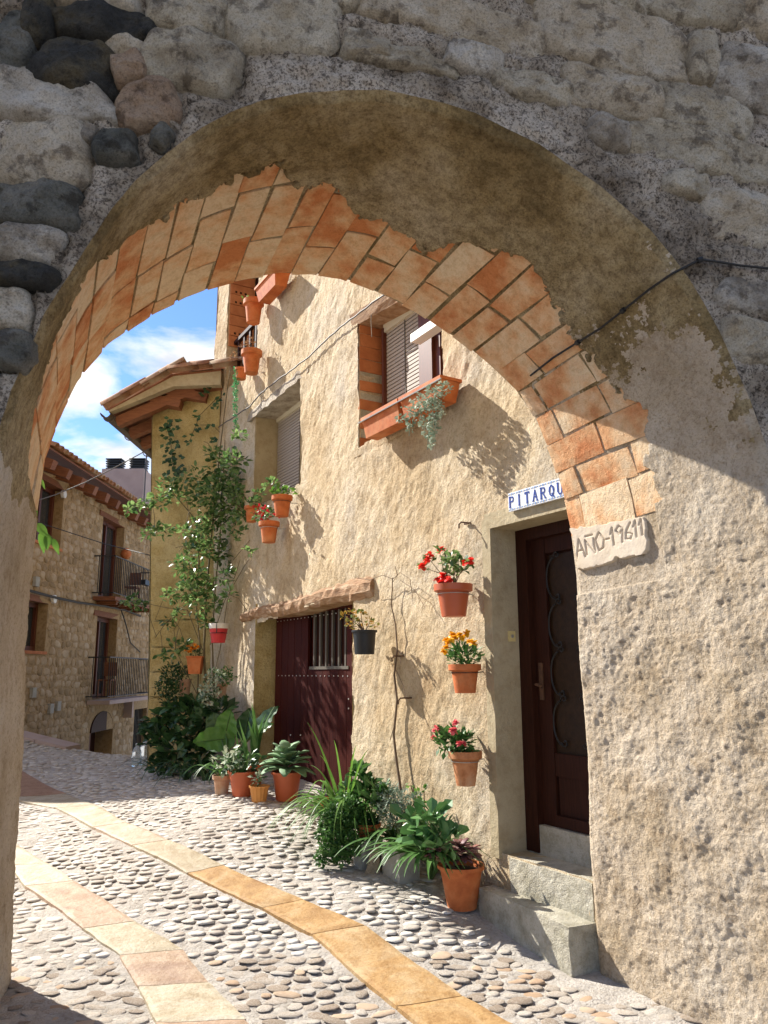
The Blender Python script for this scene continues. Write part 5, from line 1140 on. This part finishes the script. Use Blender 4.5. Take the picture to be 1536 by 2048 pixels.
# pots on the ochre wing / inner corner
def free_pot(name, label, x, rim, bot, wpx, Y, m, style='rim', taper=.65, group='pots hung among the climbing rose', ring=None):
    p = at_y(x, (rim + bot) / 2, Y); s_ = mpp(p); rt = wpx * s_ / 2; h = (bot - rim) * s_ * .97; base = p - UP * h / 2; t = thing(name, label, 'potted plant', base, group)
    if style == 'square':
        a, b2 = rt, rt * .72; mb = MB(); mb.hexa([(-b2, -b2, 0), (b2, -b2, 0), (b2, b2, 0), (-b2, b2, 0)], [(-a, -a, h), (a, -a, h), (a, a, h), (-a, a, h)]); obj('pot', mb, M[m], t); obj('pot_rim', MB().box((0, 0, h), (a * 2.1, a * 2.1, h * .12)), M[m], t)
    else: add_pot(t, rt, rt * taper, h, m, style, ring)
    return t, base, rt, h
YW = 10.15
t, b, rt, h = free_pot('hanging_pot', 'red pot with a white painted rim hung in the inner corner', 437, 1247, 1286, 40, 9.35, 'pot_red', 'plain', .66)
obj('white_band', MB().lathe([(rt * .93, h * .74), (rt * 1.015, h * 1.0), (rt * .97, h * 1.005)], 26), M['pot_white'], t, smooth=True); obj('wire_ring', MB().tube([(rt * .88 * math.cos(a), rt * .88 * math.sin(a), h * .5) for a in np.linspace(0, 6.283, 22)], .004, 5), M['iron'], t)
mb = MB().tube([(0, -rt * .9, h * .5), (0, -rt, h)], .005, 4); obj('wire_hanger', mb, M['iron'], t)
t, b, rt, h = free_pot('flower_pot', 'square orange pot of small orange marigolds among the rose stems', 391, 1314, 1348, 30, 9.75, 'terracotta', 'square')
foliage(t, (0, 0, h + .04), (.07, .06, .05), 60, .04, .02, 'lf_dark', up=.4)
for x, y in ((376, 1292), (383, 1296), (380, 1303), (390, 1290), (388, 1299), (395, 1294), (373, 1301)): bloom(t, at_y(x, y, 9.68) - b, .034, 'fl_orange', 14, .7)
t, b, rt, h = free_pot('hanging_pot', 'small brownish pot with variegated white and green plant beside the red garage door', 443, 1366, 1398, 24, 9.2, 'terra_old', 'rim')
mb = MB(); mb2 = MB()
for (x, y, r_, n_) in ((425, 1350, 14, 60), (438, 1352, 14, 60), (420, 1375, 14, 70), (408, 1390, 12, 50), (430, 1385, 12, 50), (415, 1405, 12, 40), (432, 1408, 8, 20), (405, 1375, 8, 20)):
    c = at_y(x, y, 9.05) - b; r = r_ * .006; foliage(None, c, (r, r, r), n_, .045, .03, '', mb=mb)
for (x, y, r_, n_) in ((455, 1345, 13, 50), (448, 1360, 12, 50), (462, 1355, 8, 25)): c = at_y(x, y, 9.1) - b; r = r_ * .006; foliage(None, c, (r, r, r), n_, .045, .03, '', mb=mb2)
obj('variegated_foliage', mb, M['lf_varieg'], t, kind='stuff'); obj('green_foliage', mb2, M['lf_mid'], t, kind='stuff')
t, b, rt, h = free_pot('hanging_pot', 'weathered terracotta jug half hidden by dark bush at the ochre corner', 370, 1358, 1392, 26, 9.95, 'terra_old', 'lip')

# climbing rose
def climbing_rose():
    base = Vector((-2.05, 9.85, .42)); t = thing('climbing_rose', 'tall climbing rose trained up the corner between ochre wing and house', 'climbing plant', base)
    mb = MB(); ctr = []
    cl = [(400, 962, 34, 90, 0), (440, 935, 34, 110, 1), (455, 960, 30, 110, 1), (468, 925, 26, 70, 1), (430, 985, 34, 130, 1), (455, 1010, 34, 140, 1), (400, 1000, 26, 60, 0), (335, 975, 22, 55, 0), (352, 988, 20, 45, 0), (318, 1000, 18, 45, 0), (292, 1006, 14, 34, 0), (258, 1020, 9, 18, 0), (275, 1012, 8, 12, 0),
          (430, 1040, 30, 100, 1), (405, 1050, 24, 60, 0), (470, 985, 22, 60, 1), (395, 1078, 24, 60, 0), (420, 1095, 26, 80, 0), (385, 1105, 22, 50, 0), (445, 1110, 22, 60, 1), (365, 1130, 22, 60, 0), (392, 1150, 28, 90, 0), (375, 1180, 26, 80, 0), (410, 1175, 24, 70, 0), (340, 1190, 16, 34, 0), (400, 1210, 22, 60, 0),
          (310, 1058, 12, 24, 0), (295, 1070, 12, 24, 0), (330, 1062, 12, 24, 0), (470, 1060, 20, 40, 1), (450, 1150, 18, 40, 1), (430, 1210, 16, 36, 0), (480, 1030, 16, 40, 1), (355, 1230, 14, 30, 0), (335, 1245, 10, 20, 0), (265, 1205, 16, 34, 0), (285, 1212, 12, 24, 0), (248, 1200, 8, 14, 0), (350, 1300, 12, 24, 0), (370, 1290, 9, 16, 0), (325, 1310, 9, 16, 0), (345, 1285, 8, 12, 0), (412, 1245, 14, 30, 0), (460, 1190, 12, 20, 1), (480, 870, 14, 30, 1), (425, 905, 16, 36, 1), (370, 1060, 14, 24, 0), (500, 1100, 10, 14, 1)]
    for (x, y, r_, n_, w) in cl:
        p = at_wall(x, y, .28) if (w and x > 455) else at_y(x, y, random.uniform(9.35, 9.85)); r = r_ * mpp(p)
        foliage(None, p - base, (r, r * .75, r), int(n_ * 1.2), .078, .05, '', mb=mb, up=.15, seg=3); ctr.append((p - base, y))
    obj('foliage', mb, M['lf_rose'], t, kind='stuff')
    mb = MB()
    def line(pts, r0, r1, Y=9.8):
        P_ = []
        for i, (x, y) in enumerate(pts): P_.append(at_y(x, y, Y + .05 * math.sin(i * 2.1)) - base)
        k = len(P_); mb.tube(P_, [r0 + (r1 - r0) * i / (k - 1) for i in range(k)], 6)
    line([(410, 1500), (412, 1400), (408, 1300), (412, 1200), (420, 1100), (430, 1000), (440, 900), (452, 800), (460, 740)], .018, .005)
    line([(425, 1500), (428, 1380), (424, 1280), (430, 1180), (440, 1080), (445, 980), (450, 880)], .014, .005)
    line([(400, 1490), (395, 1380), (400, 1290), (392, 1210), (398, 1120), (392, 1040), (345, 985), (300, 1005), (255, 1020)], .012, .004)
    line([(412, 1220), (370, 1170), (330, 1190), (310, 1240)], .006, .003); line([(430, 1060), (470, 1030), (500, 1000), (530, 980)], .006, .003)
    line([(425, 1070), (380, 1060), (330, 1062), (293, 1068)], .005, .003); line([(405, 1300), (375, 1220), (330, 1215), (285, 1205), (243, 1195)], .006, .003); line([(420, 1290), (450, 1200), (490, 1130), (520, 1090), (545, 1120)], .005, .002, 9.4)
    line([(400, 1400), (370, 1340), (352, 1300), (348, 1260), (365, 1230)], .006, .003); line([(405, 1440), (440, 1300), (455, 1200), (480, 1120)], .007, .003, 9.3); line([(450, 1140), (500, 1080), (540, 1060), (550, 1100), (530, 1150)], .004, .002, 9.3)
    for _ in range(26):
        a = random.choice(ctr)[0]; b = a + Vector((random.uniform(-.3, .3), random.uniform(-.1, .1), random.uniform(-.4, .4))); mb.tube([a, a.lerp(b, .5) + UP * .05, b], .004, 4)
    obj('stem', mb, M['stem'], t)
climbing_rose()
def ivy():
    base = at_y(342, 945, 10.3); t = thing('ivy', 'dark ivy strand climbing the ochre wall under the eaves', 'climbing plant', base); mb = MB(); sm = MB(); prev = None
    path = [(358, 960), (345, 925), (342, 890), (338, 860), (346, 838)]
    for i in range(90):
        f = random.random() * 3.99; k = int(f); f -= k; x = path[k][0] * (1 - f) + path[k + 1][0] * f + random.gauss(0, 10); y = path[k][1] * (1 - f) + path[k + 1][1] * f + random.gauss(0, 6)
        p = at_y(x, y, 10.42 - random.random() * .08) - base; d = Vector((random.uniform(-1, 1), -.25, random.uniform(-1, .3))); mb.leaf(p, d, Vector((0, -1, .3)), .075, .07, .2, 2, belly=.3)
    for (x, y) in ((410, 792), (425, 815), (400, 830), (440, 800), (395, 855), (420, 850), (432, 880), (412, 775), (385, 875)):
        for _ in range(5): p = at_y(x + random.gauss(0, 6), y + random.gauss(0, 5), 10.30) - base; mb.leaf(p, Vector((random.uniform(-1, 1), -.3, random.uniform(-.8, .4))), Vector((0, -1, .3)), .075, .06, .2, 2, belly=.3)
    obj('foliage', mb, M['lf_dark'], t, kind='stuff')
    for pts in ([(355, 970), (372, 1000), (395, 1100)], path, [(460, 790), (430, 800), (400, 830), (380, 880)], [(455, 880), (425, 850), (400, 850)]): sm.tube([at_y(x, y, 10.38) - base for x, y in pts], .005, 4)
    obj('stem', sm, M['stem'], t)
ivy()

# dark planting at the foot of the corner
def bush(name, label, items, m, ln, wd, base_px, group=None, up=.2, seg=2, dens=1.0, Y=None):
    b = on_ground(*base_px); t = thing(name, label, 'plant', b, group); mb = MB()
    for it in items:
        x, y, r_, n_, Yq = it; p = at_y(x, y, Yq); r = r_ * mpp(p); foliage(None, p - b, (r, r * .8, r), int(n_ * dens), ln, wd, '', mb=mb, up=up, seg=seg)
    obj('foliage', mb, M[m], t, kind='stuff'); sm = MB()
    for it in items: p = at_y(it[0], it[1], it[4]) - b; sm.tube([(random.uniform(-.05, .05), random.uniform(-.05, .05), 0), p * .5 + Vector((.02, 0, .05)), p], .006, 4)
    obj('stem', sm, M['stem'], t); return t, b
bush('shrub', 'dense dark small-leaved bush left of the weathered jug', [(345, 1350, 26, 260, 9.9), (330, 1375, 20, 160, 9.9), (350, 1385, 24, 200, 9.9), (335, 1405, 18, 120, 9.9), (365, 1345, 14, 80, 9.9)], 'lf_dark', .05, .03, (345, 1520))
bush('broad_leaved_plant', 'dark lobed foliage at the foot of the ochre corner', [(310, 1450, 20, 40, 9.75), (325, 1470, 26, 60, 9.7), (340, 1440, 22, 50, 9.7), (360, 1430, 26, 60, 9.6), (385, 1420, 28, 60, 9.5), (350, 1500, 30, 60, 9.5), (380, 1470, 30, 60, 9.4), (310, 1490, 18, 30, 9.7), (410, 1440, 26, 50, 9.3), (330, 1530, 24, 40, 9.5), (395, 1510, 26, 50, 9.3), (440, 1420, 26, 50, 9.1)], 'lf_dark', .15, .085, (345, 1552), seg=3)
def straps(label, base_px, dirs, n, ln, wd, m, rise, group=None, pot=None, name='strap_leaved_plant', spread=6.28, a0=0, top=None, lab_cat='plant', wob=.02):
    b = on_ground(*base_px); t = thing(name, label, lab_cat, b, group); z = 0
    if pot: rim, wpx, mm, st_, tp = pot; s_ = mpp(b); rt = wpx * s_ / 2; h = (base_px[1] - rim) * s_ * .93; add_pot(t, rt, rt * tp, h, mm, st_); z = h * .9
    for i in range(n):
        a = a0 + spread * (i + random.random() * .7) / n; rs = random.uniform(*rise); strap(t, (random.gauss(0, .02), random.gauss(0, .02), z), (math.cos(a), math.sin(a)), random.uniform(*ln), wd * random.uniform(.8, 1.15), m, rs, wob=wob)
    return t, b, z
straps('long dark strap leaves spilling onto the cobbles left of the pots', (372, 1560), None, 26, (.55, .95), .028, 'lf_dark', (.5, 1.0))
straps('second clump of dark strap leaves at the very corner, nearest the plastic bottles', (322, 1552), None, 22, (.45, .85), .026, 'lf_dark', (.6, 1.15))
straps('third clump of arching dark strap leaves behind the weathered pot', (410, 1562), None, 20, (.4, .8), .026, 'lf_dark', (.5, 1.0))
# pots on the ground
G1 = 'potted plants standing on the cobbles by the garage'
t, b, z = straps('weathered pale terracotta pot with arching strap leaves, leftmost of the ground pots', (443, 1588), None, 14, (.35, .55), .030, 'lf_mid', (.6, 1.1), G1, (1549, 38, 'terra_old', 'rim', .66), 'potted_plant', lab_cat='potted plant')
t, b, z = straps('large red plastic pot with glossy bushy plant, second ground pot from the left', (485, 1591), None, 10, (.4, .6), .032, 'lf_mid', (.7, 1.3), G1, (1540, 62, 'terra_red', 'lip', .64), 'potted_plant', lab_cat='potted plant')
foliage(t, Vector((-.14, -.05, z + .12)), (.16, .14, .12), 90, .07, .04, 'lf_varieg')
foliage(t, Vector((.02, 0, z + .08)), (.17, .14, .10), 80, .08, .045, 'lf_dark')
t, b, z = straps('small terracotta pot with spear-like leaves standing behind the red pots', (510, 1572), None, 8, (.45, .75), .06, 'lf_mid', (1.2, 1.25), G1, (1527, 36, 'terra_red', 'rim', .66), 'potted_plant', lab_cat='potted plant'); obj('price_label', MB().box((0, -.115, z * .93), (.035, .004, .03)), M['white'], t)
t, b, z = straps('small ribbed yellow pot with a tiny leafy plant in front of the red pots', (518, 1603), None, 3, (.06, .1), .02, 'lf_mid', (.9, 1.2), G1, (1570, 41, 'terra_yellow', 'ribbed', .68), 'potted_plant', lab_cat='potted plant'); foliage(t, (-.01, 0, z + .06), (.06, .06, .06), 50, .05, .03, 'lf_varieg')
def rosette(t, c, n, ln, wd, m, layers=3, thick=.012, pale=None):
    for L_ in range(layers):
        for i in range(n):
            a = 6.283 * (i + .5 * L_ + random.uniform(-.15, .15)) / n; el = .12 + .30 * L_ + random.uniform(-.15, .15); l = ln * (1 - .10 * L_) * random.uniform(.85, 1.1)
            d = Vector((math.cos(a) * math.cos(el), math.sin(a) * math.cos(el), math.sin(el))); mb = MB(); mb.leaf(Vector(c) + UP * (.02 + .028 * L_), d, UP, l, wd, .35, 5, fold=.35, tip=.25, belly=.62); o = obj('leaf', mb, M[m], t, smooth=True)
            if thick: so2 = o.modifiers.new('thick', 'SOLIDIFY'); so2.thickness = thick; so2.offset = 0
b = on_ground(573, 1600); t = thing('potted_plant', 'red plastic pot with a pale-edged fleshy rosette plant, rightmost before the red door', 'potted plant', b, G1); s_ = mpp(b); add_pot(t, 32 * s_, 21 * s_, 55 * s_, 'terra_red', 'lip'); rosette(t, (0, 0, 55 * s_), 8, .27, .095, 'lf_aloe', 4, .006)
# elephant ears
b = on_ground(455, 1575); t = thing('elephant_ear_plant', 'elephant ear plant with huge sunlit leaves rising behind the pots', 'plant', b)
def big_leaf(t, b, tip, root_, wpx, m='lf_big', Y0=8.6, Y1=8.75, sag=.06, nrm=(-.3, -.8, .5)):
    tp = at_y(*tip, Y0); rp = at_y(*root_, Y1); d = tp - rp; L_ = d.length; dn = d.normalized(); up = Vector(nrm); side = dn.cross(up).normalized(); up = side.cross(dn); w = wpx * mpp(tp) / 2; mb = MB(); n, k = 14, 9
    for i in range(n + 1):
        f = i / n; prof = (math.sin(math.pi * f ** .62) ** .75) if 0 < f < 1 else .02
        for j in range(k):
            q = (j - (k - 1) / 2) / ((k - 1) / 2); back = -.22 * L_ * abs(q) * (1 - f) * (f < .5)
            ed = 1 + .04 * math.sin(i * 2.3 + j); p = rp + dn * (L_ * f + back) + side * (q * w * prof * ed) + up * (.18 * w * abs(q) - sag * f * f * L_ + .012 * math.sin(i * 1.9) * abs(q)) - b; mb.v.append(tuple(p))
    for i in range(n):
        for j in range(k - 1): a = i * k + j; mb.f.append((a, a + 1, a + k + 1, a + k))
    o = obj('leaf', mb, M[m], t, smooth=True); s2 = MB(); s2.tube([(0, 0, 0.05), (rp - b) * .5 + UP * .12, rp - b, rp - b + dn * L_ * .5 + up * .004, rp - b + dn * L_ * .95 - up * sag * L_ * .9], [.014, .010, .008, .005, .002], 6); obj('leaf_stalk', s2, M['stem_green'], t)
big_leaf(t, b, (386, 1484), (455, 1478), 62, 'lf_big'); big_leaf(t, b, (462, 1418), (452, 1466), 52, 'lf_big', 8.7, 8.8, .05, (-.2, -.9, .3)); big_leaf(t, b, (556, 1412), (512, 1462), 40, 'lf_dark', 8.3, 8.5); big_leaf(t, b, (500, 1416), (490, 1470), 50, 'lf_dark', 8.9, 8.9); big_leaf(t, b, (545, 1446), (505, 1468), 26, 'lf_mid', 8.2, 8.4); big_leaf(t, b, (425, 1424), (440, 1470), 48, 'lf_dark', 8.9, 8.9)

# group beyond the steps
G2 = 'plants along the foot of the house wall'
t, b, z = straps('tall grassy clump with long arching green blades before the garage door', (690, 1700), None, 110, (.5, .95), .026, 'lf_blade', (.75, 1.15), G2, None, 'tall_grass_plant', wob=.03)
[setattr(o, 'location', Vector((0, 0, .12))) for o in t.children]
for k_, (tx, ty) in enumerate(((615, 1445), (603, 1590), (640, 1510), (622, 1530), (608, 1612), (735, 1500), (712, 1490), (668, 1480))):
    e_ = at_wall(tx, ty, .5) - b; mb = MB(); m0 = Vector((0, 0, .15)); pts = [m0, m0.lerp(e_, .35) + UP * .16, m0.lerp(e_, .7) + UP * .12, e_]
    base_ = 0; sd_ = Vector((.8, .3, 0)).normalized()
    P9 = [((1 - f) ** 3) * pts[0] + 3 * f * (1 - f) ** 2 * pts[1] + 3 * f * f * (1 - f) * pts[2] + f ** 3 * pts[3] for f in np.linspace(0, 1, 11)]
    for i, p in enumerate(P9): w = .011 * (1 - (i / 10) ** 2 * .9); mb.v += [tuple(p - sd_ * w), tuple(p + Vector((0, 0, -.004))), tuple(p + sd_ * w)]
    for i in range(10): a = i * 3; mb.f += [(a, a + 1, a + 4, a + 3), (a + 1, a + 2, a + 5, a + 4)]
    obj('leaf', mb, M['lf_bright'], t, smooth=True)
def wall_bush(name, label, items, m, ln, wd, base_px, up=.2, seg=2, o=.3):
    b = on_ground(*base_px); t = thing(name, label, 'plant', b, G2); mb = MB(); sm = MB()
    for (x, y, r_, n_, oo) in items:
        p = at_wall(x, y, oo); r = r_ * mpp(p); foliage(None, p - b, (r, r * .8, r), n_, ln, wd, '', mb=mb, up=up, seg=seg); sm.tube([(0, 0, 0), (p - b) * .5 + Vector((.02, 0, .03)), p - b], .004, 4)
    obj('foliage', mb, M[m], t, kind='stuff'); obj('stem', sm, M['stem'], t, kind='stuff'); return t, b
wall_bush('flowering_bush', 'low bushy plant with tiny green leaves spilling over the cobbles under the grassy clump', [(665, 1632, 26, 420, .6), (680, 1660, 32, 560, .58), (666, 1690, 28, 440, .64), (700, 1690, 24, 360, .55), (645, 1715, 16, 140, .72), (715, 1640, 20, 260, .45), (682, 1712, 20, 220, .62), (652, 1662, 22, 240, .62), (700, 1615, 22, 260, .5)], 'lf_mid', .033, .024, (690, 1722))
wall_bush('leafy_plant', 'glossy broad-leaved plant behind the grassy clump', [(730, 1565, 18, 36, .3), (735, 1580, 18, 36, .3), (730, 1590, 22, 60, .35), (700, 1590, 20, 50, .4), (745, 1610, 18, 40, .35), (720, 1545, 12, 24, .35), (765, 1585, 16, 40, .3)], 'lf_mid', .09, .045, (725, 1690), up=.5, seg=3)
wall_bush('silver_shrub', 'grey silver feathery shrub against the wall in the middle of the planting', [(775, 1585, 22, 300, .28), (795, 1600, 26, 380, .28), (780, 1625, 24, 300, .3), (810, 1620, 20, 220, .26), (760, 1605, 18, 180, .3), (830, 1600, 14, 80, .25), (790, 1645, 18, 160, .3)], 'lf_grey', .034, .010, (785, 1700))
wall_bush('small_climber', 'pale green twiggy climber touching the wall above the succulents', [(835, 1590, 8, 16, .15), (842, 1605, 9, 18, .18), (822, 1570, 6, 8, .12), (848, 1580, 5, 8, .12)], 'lf_bright', .035, .024, (840, 1720))
t, b, z = straps('spider-like strap plant drooping over the stone planter', (795, 1735), None, 44, (.34, .58), .040, 'lf_mid', (.35, .8), G2)
[setattr(o, 'location', Vector((0, 0, .17))) for o in t.children]
t, b, z = straps('strap plant spilling down onto the cobbles beside the big terracotta pot', (845, 1790), None, 50, (.36, .60), .044, 'lf_mid', (.35, .8), G2)
[setattr(o, 'location', Vector((0, 0, .22))) for o in t.children]
b = on_ground(862, 1760); t = thing('succulent', 'thick green succulent with rounded upright leaves left of the big pot', 'plant', b, G2)
for (x, y, k_) in ((860, 1650, 1.0), (838, 1665, .9), (880, 1665, .9), (850, 1690, .9), (875, 1690, .8), (895, 1680, .8), (825, 1640, .7), (868, 1635, .8)):
    p = at_wall(x, y, .38) - b; foliage(t, p, (.07, .06, .05), 16, .11, .075, 'lf_succ', up=.6, seg=4, name='leaf_cluster', belly=.66); obj('stem', MB().tube([(0, 0, 0), p * .5 + Vector((.02, 0, 0)), p - UP * .05], .010, 6), M['stem_green'], t)
# planters of stone, and a stone between
for (x0, x1, yt, yb, lab, tl) in ((708, 738, 1680, 1735, 'small rough grey stone trough left of the leaning stone', .05), (758, 822, 1692, 1757, 'larger grey stone trough under the drooping strap plant', -.03)):
    b = on_ground((x0 + x1) / 2, yb); s_ = mpp(b); w = (x1 - x0) * s_; h = (yb - yt) * s_ * .95; t = thing('stone_trough', lab, 'planter', b + N2 * -.06, G2, rz=rad(120.8)); obj('trough', rough_block([(-w / 2, -.07, -.03), (w / 2, -.07, -.03), (w / 2, .09, -.03), (-w / 2, .09, -.03)], [(-w / 2 - .01, -.08, h), (w / 2 + .01, -.08, h), (w / 2 + .01, .10, h), (-w / 2 - .01, .10, h)], 10, .008, int(x0)), M['grey_box'], t); obj('soil', MB().box((0, .01, h - .005), (w * .8, .12, .03)), M['soil'], t)
b = on_ground(745, 1745); t = thing('stone', 'tan broken stone leaning between the two grey troughs', 'stone', b); obj('stone', rough_block([(-.06, -.05, -.03), (.05, -.05, -.03), (.06, .06, -.03), (-.05, .05, -.03)], [(-.02, -.04, .15), (.05, -.03, .21), (.06, .05, .20), (-.01, .05, .14)], 8, .012, 9), M['st_tan'], t)
b = on_ground(742, 1738) + Vector((-.03, .12, .0)); t = thing('potted_plant', 'orange terracotta bowl with dark leafy plant standing between the troughs', 'potted plant', b, G2); s_ = mpp(b); add_pot(t, 28 * s_, 15 * s_, 34 * s_, 'terracotta', 'rim', None, (0, 0, 45 * s_)); foliage(t, (0, 0, 82 * s_), (.10, .09, .05), 90, .055, .035, 'lf_dark', up=.4)
b = on_ground(652, 1622); t = thing('potted_plant', 'tiny terracotta pot with silvery leaves partly hidden behind the grassy clump', 'potted plant', b, G2); s_ = mpp(b); add_pot(t, 16 * s_, 11 * s_, 30 * s_, 'terracotta', 'rim'); foliage(t, (0, 0, 34 * s_), (.08, .07, .06), 70, .04, .022, 'lf_silver')
# big terracotta pot by the steps
b = on_ground(924, 1815) ; t = thing('potted_succulent', 'big terracotta pot of purple and red succulents standing against the lower step', 'potted plant', b); s_ = mpp(b); H9 = 86 * s_ * .94; add_pot(t, 48 * s_, 29 * s_, H9, 'terracotta', 'lip')
rosette(t, (.0, 0, H9 + .02), 9, .11, .034, 'lf_purple', 3, .006); rosette(t, (-.16, -.02, H9 + .04), 8, .07, .030, 'lf_purple', 2, .006); rosette(t, (-.08, -.04, H9 + .03), 7, .07, .030, 'lf_mid', 2, .006); rosette(t, (.06, .02, H9 + .03), 8, .09, .03, 'lf_purple', 2, .006); obj('stalk', MB().tube([(0, 0, H9 * .8), (-.08, -.02, H9 + .0), (-.16, -.02, H9 + .04)], .010, 6), M['stem'], t)
# bare vine stem on the wall, hooks
b = at_wall(805, 1640, .05); t = thing('bare_vine', 'bare knotty vine stem climbing the wall between black pot and marigolds', 'climbing plant', b); mb = MB()
pts = [(805, 1640), (800, 1580), (792, 1520), (789, 1470), (794, 1400), (790, 1350), (795, 1300), (790, 1250), (784, 1210), (785, 1155)]; mb.tube([at_wall(x + random.uniform(-2, 2), y, .04) - b for x, y in pts], [.011, .011, .010, .010, .009, .008, .007, .006, .005, .004], 6)
for pp in ([(785, 1165), (795, 1150), (790, 1132)], [(784, 1160), (800, 1145), (820, 1158), (826, 1200)], [(785, 1158), (765, 1150), (740, 1160), (715, 1156)], [(795, 1300), (803, 1310), (800, 1325)], [(792, 1340), (806, 1370), (812, 1395)], [(789, 1450), (780, 1480)], [(800, 1160), (830, 1180), (850, 1215)]): mb.tube([at_wall(x, y, .05 + .02 * i) - b for i, (x, y) in enumerate(pp)], .0028, 4)
obj('stem', mb, M['stem_dry'], t)
for (x, y, lab) in ((938, 1046, 'small rusty iron hook in the wall left of the tiled name'), (803, 1312, 'rusty hook in the wall beside the bare vine stem'), (816, 1396, 'rusty bent iron ring lower on the wall right of the bare vine')):
    p = at_wall(x, y, .03); t = thing('wall_hook', lab, 'hook', p, 'iron hooks in the house wall'); mb = MB(); mb.tube([-N2 * .04, N2 * .07, N2 * .09 - UP * .02, N2 * .09 - UP * .045], .006, 5); mb.box(A2 * .02, (.07, .012, .012), (A2, N2, UP)); obj('hook', mb, M['rust'], t)
# cables
def cable(name, label, pts, r, m, wob=0):
    b = Vector(pts[0]); t = thing(name, label, 'cable', b); k = []
    for i in range(len(pts) - 1):
        for f in np.linspace(0, 1, 5)[:-1]: k.append(Vector(pts[i]).lerp(Vector(pts[i + 1]), f) - b + Vector((0, 0, random.uniform(-wob, wob))))
    k.append(Vector(pts[-1]) - b); obj('cable', MB().tube(k, r, 6), M[m], t, smooth=True); return t, b
cable('wall_cable', 'thin grey cable running up across the house wall between the windows', [at_wall(x, y, .06) for x, y in ((437, 854), (470, 832), (500, 812), (521, 788), (550, 764), (580, 742), (619, 712), (660, 672), (700, 640), (745, 606), (790, 575))], .008, 'wire_grey', .008)
cable('overhead_wire', 'thin wire stretched from the left jamb up to the ochre wing gutter', [at_y(20, 1018, 12), at_y(110, 990, 11.8), at_y(170, 965, 11.5), at_y(230, 935, 11.2), at_y(300, 897, 11)], .009, 'wire_grey')
cable('overhead_wire', 'lower thin wire sagging in front of the far house balcony', [at_y(60, 1040, 12.5), at_y(130, 1062, 12.3), at_y(210, 1088, 12), at_y(306, 1112, 11)], .007, 'wire')
nfv = Vector((.139, -.990, 0)); pts = []
for (x, y) in ((1600, 552), (1536, 545), (1470, 538), (1420, 530), (1392, 527)): pts.append(on_plane(x, y, Vector((0, 3.15, 0)), nfv) + nfv * .035)
for (x, y) in ((1345, 548), (1300, 580), (1250, 618), (1205, 652), (1160, 682), (1110, 712), (1065, 748), (1026, 778)):
    p, nn = arch_hit(x, y)
    if p is not None: nn = nn if nn.dot(CAM - p) > 0 else -nn; pts.append(p + nn * .022)
t, b = cable('arch_cable', 'black cable pinned across the arch soffit on the right', pts, .0062, 'wire')
for k_ in (4, 7, 9, 11):
    if k_ < len(pts) - 1: p = pts[k_] - b; d = (pts[k_ + 1] - pts[k_ - 1]).normalized(); mb = MB().tube([p - d * .012, p + d * .012], .014, 7); obj('clip', mb, M['steel' if k_ == 11 else 'iron'], t)
# leafy sprig peeking round the left jamb
b = at_y(62, 1040, 4.62); t = thing('leafy_sprig', 'bright green leaves peeking round the left jamb of the arch', 'plant', b)
for (x0, y0, x1, y1, w) in ((72, 952, 76, 985, 12), (78, 955, 90, 975, 8), (62, 1005, 74, 1038, 13), (70, 1046, 96, 1072, 20), (82, 1062, 88, 1104, 16), (96, 1068, 94, 1098, 16), (104, 1076, 118, 1106, 13)):
    p = at_y(x0, y0, 4.62) - b; q = at_y(x1, y1, 4.58) - b; mb = MB(); mb.leaf(p, q - p, Vector((.3, -.8, .5)), (q - p).length, w * mpp(at_y(x0, y0, 4.6)), .25, 5, fold=.25, belly=.4); obj('leaf', mb, M['lf_bright'], t, smooth=True)
obj('stem', MB().tube([at_y(40, 940, 4.64) - b, at_y(72, 952, 4.64) - b, at_y(60, 1000, 4.64) - b, at_y(72, 1046, 4.64) - b, at_y(104, 1076, 4.62) - b], .004, 5), M['stem_green'], t)
# plastic bottles
for (x, y, lab, sc_) in ((272, 1532, 'clear plastic water bottle standing on the cobbles, the left one by the ochre corner', .9), (289, 1530, 'taller clear plastic water bottle leaning at the ochre corner, right of its twin', 1.1)):
    b = on_ground(x, y); t = thing('water_bottle', lab, 'bottle', b, 'plastic bottles by the corner'); pr = [(0, 0), (.07, 0), (.075, .02), (.068, .05), (.075, .08), (.068, .11), (.075, .14), (.068, .17), (.072, .20), (.05, .26), (.02, .29), (.02, .31)]
    o = obj('bottle', MB().lathe([(r * sc_, z * sc_) for r, z in pr], 16), M['bottle'] if 'bottle' in M else M['plastic_clear'], t, smooth=True); obj('cap', MB().lathe([(.022 * sc_, .305 * sc_), (.022 * sc_, .33 * sc_), (0, .33 * sc_)], 10), M['white'], t)
